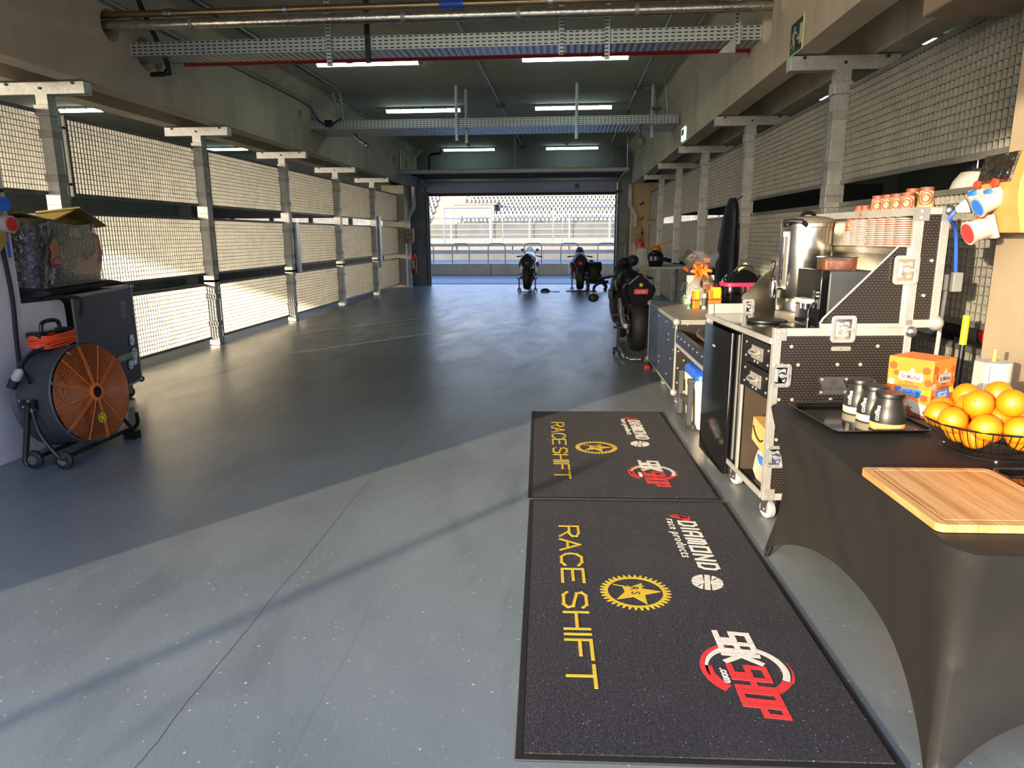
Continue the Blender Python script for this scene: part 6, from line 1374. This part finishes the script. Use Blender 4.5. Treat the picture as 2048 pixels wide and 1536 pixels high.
for s in (-1, 1):
    w0 = V((-.22+s*.06, .54, .42)); hc = [[(tuple(w0), .026), (tuple(w0 + V((-.03, .03, -.005))), (.036, .018)), (tuple(w0 + V((-.055, .05, -.01))), (.038, .016))]]
    skin_obj('hand', hc, M['skin'], P, 1)
    for k in range(4):
        a0 = w0 + V((-.06, .05, -.01)) + V((.012, .016, 0))*(k-1.5); L_ = (.03, .036, .033, .026)[k]
        skin_obj('finger', [[(tuple(a0), .009), (tuple(a0 + V((-L_, L_*.7, -.004))), .0085), (tuple(a0 + V((-L_*1.5, L_*1.1, -.022))), .008), (tuple(a0 + V((-L_*1.6, L_*1.15, -.042))), .007)]], M['skin'], P, 1)
    skin_obj('thumb', [[(tuple(w0 + V((-.02, .02, .0))), .011), (tuple(w0 + V((-.03, .06, .015))), .010), (tuple(w0 + V((-.05, .08, .01))), .008)]], M['skin'], P, 1)
for x, y in ((-.14, .40), (.30, .06)): MB().loft([[(x + .047*k*cos(a), y + (.13*k*sin(a)), z) for a in [2*pi*i/16 for i in range(16)]] for z, k in ((0, .95), (.03, 1), (.06, .8), (.09, .45))]).build('shoe', M['black_rubber'], P)
# ============================================================ LIGHT AND CAMERA
el, az = rad(9.2), rad(36.2)
sl = bpy.data.lights.new('sun', 'SUN'); sl.energy = 5.6; sl.color = (1, .83, .60); sl.angle = rad(.55)
so = bpy.data.objects.new('sun', sl); COL.objects.link(so); so.location = (-20, -20, 10)
so.rotation_euler = V((sin(az)*cos(el), cos(az)*cos(el), -sin(el))).to_track_quat('-Z', 'Y').to_euler()
w = bpy.data.worlds.new('World'); SC.world = w; w.use_nodes = True; nt = w.node_tree; bg = nt.nodes['Background']
tc = nt.nodes.new('ShaderNodeTexCoord'); sx = nt.nodes.new('ShaderNodeSeparateXYZ'); rp = nt.nodes.new('ShaderNodeValToRGB')
nt.links.new(tc.outputs['Generated'], sx.inputs[0]); nt.links.new(sx.outputs[2], rp.inputs[0]); nt.links.new(rp.outputs[0], bg.inputs[0])
gd = nt.nodes.new('ShaderNodeVectorMath'); gd.operation = 'DOT_PRODUCT'; nt.links.new(tc.outputs['Generated'], gd.inputs[0]); gd.inputs[1].default_value = (-sin(az)*cos(el), -cos(az)*cos(el), sin(el))
def mth(op, a, b):
    q = nt.nodes.new('ShaderNodeMath'); q.operation = op
    for i, v in enumerate((a, b)):
        if isinstance(v, (int, float)): q.inputs[i].default_value = v
        else: nt.links.new(v, q.inputs[i])
    return q.outputs[0]
gl = mth('MULTIPLY', mth('POWER', mth('MAXIMUM', gd.outputs['Value'], 0), 9), 5.6)      # bright warm sky around the low sun
ad = nt.nodes.new('ShaderNodeMix'); ad.data_type = 'RGBA'; ad.blend_type = 'ADD'; ad.clamp_factor = False
nt.links.new(gl, ad.inputs[0]); nt.links.new(rp.outputs[0], ad.inputs[6]); ad.inputs[7].default_value = (1, .83, .56, 1); nt.links.new(ad.outputs[2], bg.inputs[0])
e = rp.color_ramp.elements; e[0].position = 0; e[0].color = (.80, .82, .86, 1); e[1].position = .5; e[1].color = (.22, .40, .85, 1); e.new(.15).color = (.50, .66, .98, 1)
bg.inputs[1].default_value = 2.1
f = 1390.; p = math.atan(297/f); yaw = math.atan(116/math.hypot(f, 297))
cd = bpy.data.cameras.new('camera'); cam = bpy.data.objects.new('camera', cd); COL.objects.link(cam)
cd.sensor_fit = 'HORIZONTAL'; cd.sensor_width = 36; cd.lens = 36*f/2048; cd.clip_start = .05; cd.clip_end = 500
cam.matrix_world = T3(0, 0, 1.5) @ RZ(yaw) @ RX(pi/2 - p) @ RZ(-.005)
SC.camera = cam
SC.view_settings.view_transform = 'Standard'; SC.view_settings.look = 'None'; SC.view_settings.gamma = 1; SC.view_settings.use_curve_mapping = False
SC.view_settings.exposure = .85
SC.cycles.max_bounces = 10; SC.cycles.diffuse_bounces = 5; SC.cycles.glossy_bounces = 4; SC.cycles.transparent_max_bounces = 16; SC.cycles.sample_clamp_indirect = 6
SC.cycles.use_denoising = True
# fasteners that were collected in one mesh become one part each
def loose(o):
    me = o.data; n = len(me.vertices); pr = list(range(n))
    def fd(a):
        while pr[a] != a: pr[a] = pr[pr[a]]; a = pr[a]
        return a
    for p_ in me.polygons:
        vs = list(p_.vertices)
        for v in vs[1:]: pr[fd(v)] = fd(vs[0])
    isl = {}
    for p_ in me.polygons: isl.setdefault(fd(p_.vertices[0]), []).append(tuple(p_.vertices))
    co = [v.co[:] for v in me.vertices]; nm = o.name.split('.')[0]; mt = me.materials[0]; par = o.parent
    for fs in isl.values():
        ids = sorted({i for f_ in fs for i in f_}); mp = {a: b_ for b_, a in enumerate(ids)}
        mb = MB(); mb.add([co[i] for i in ids], [tuple(mp[i] for i in f_) for f_ in fs]); mb.build(nm, mt, par)
    bpy.data.objects.remove(o)
for o in [o for o in bpy.data.objects if o.type == 'MESH' and o.name.split('.')[0] in ('rivet', 'tray_rivet', 'lid_rivet', 'screw', 'breaker', 'corner_plate')]: loose(o)
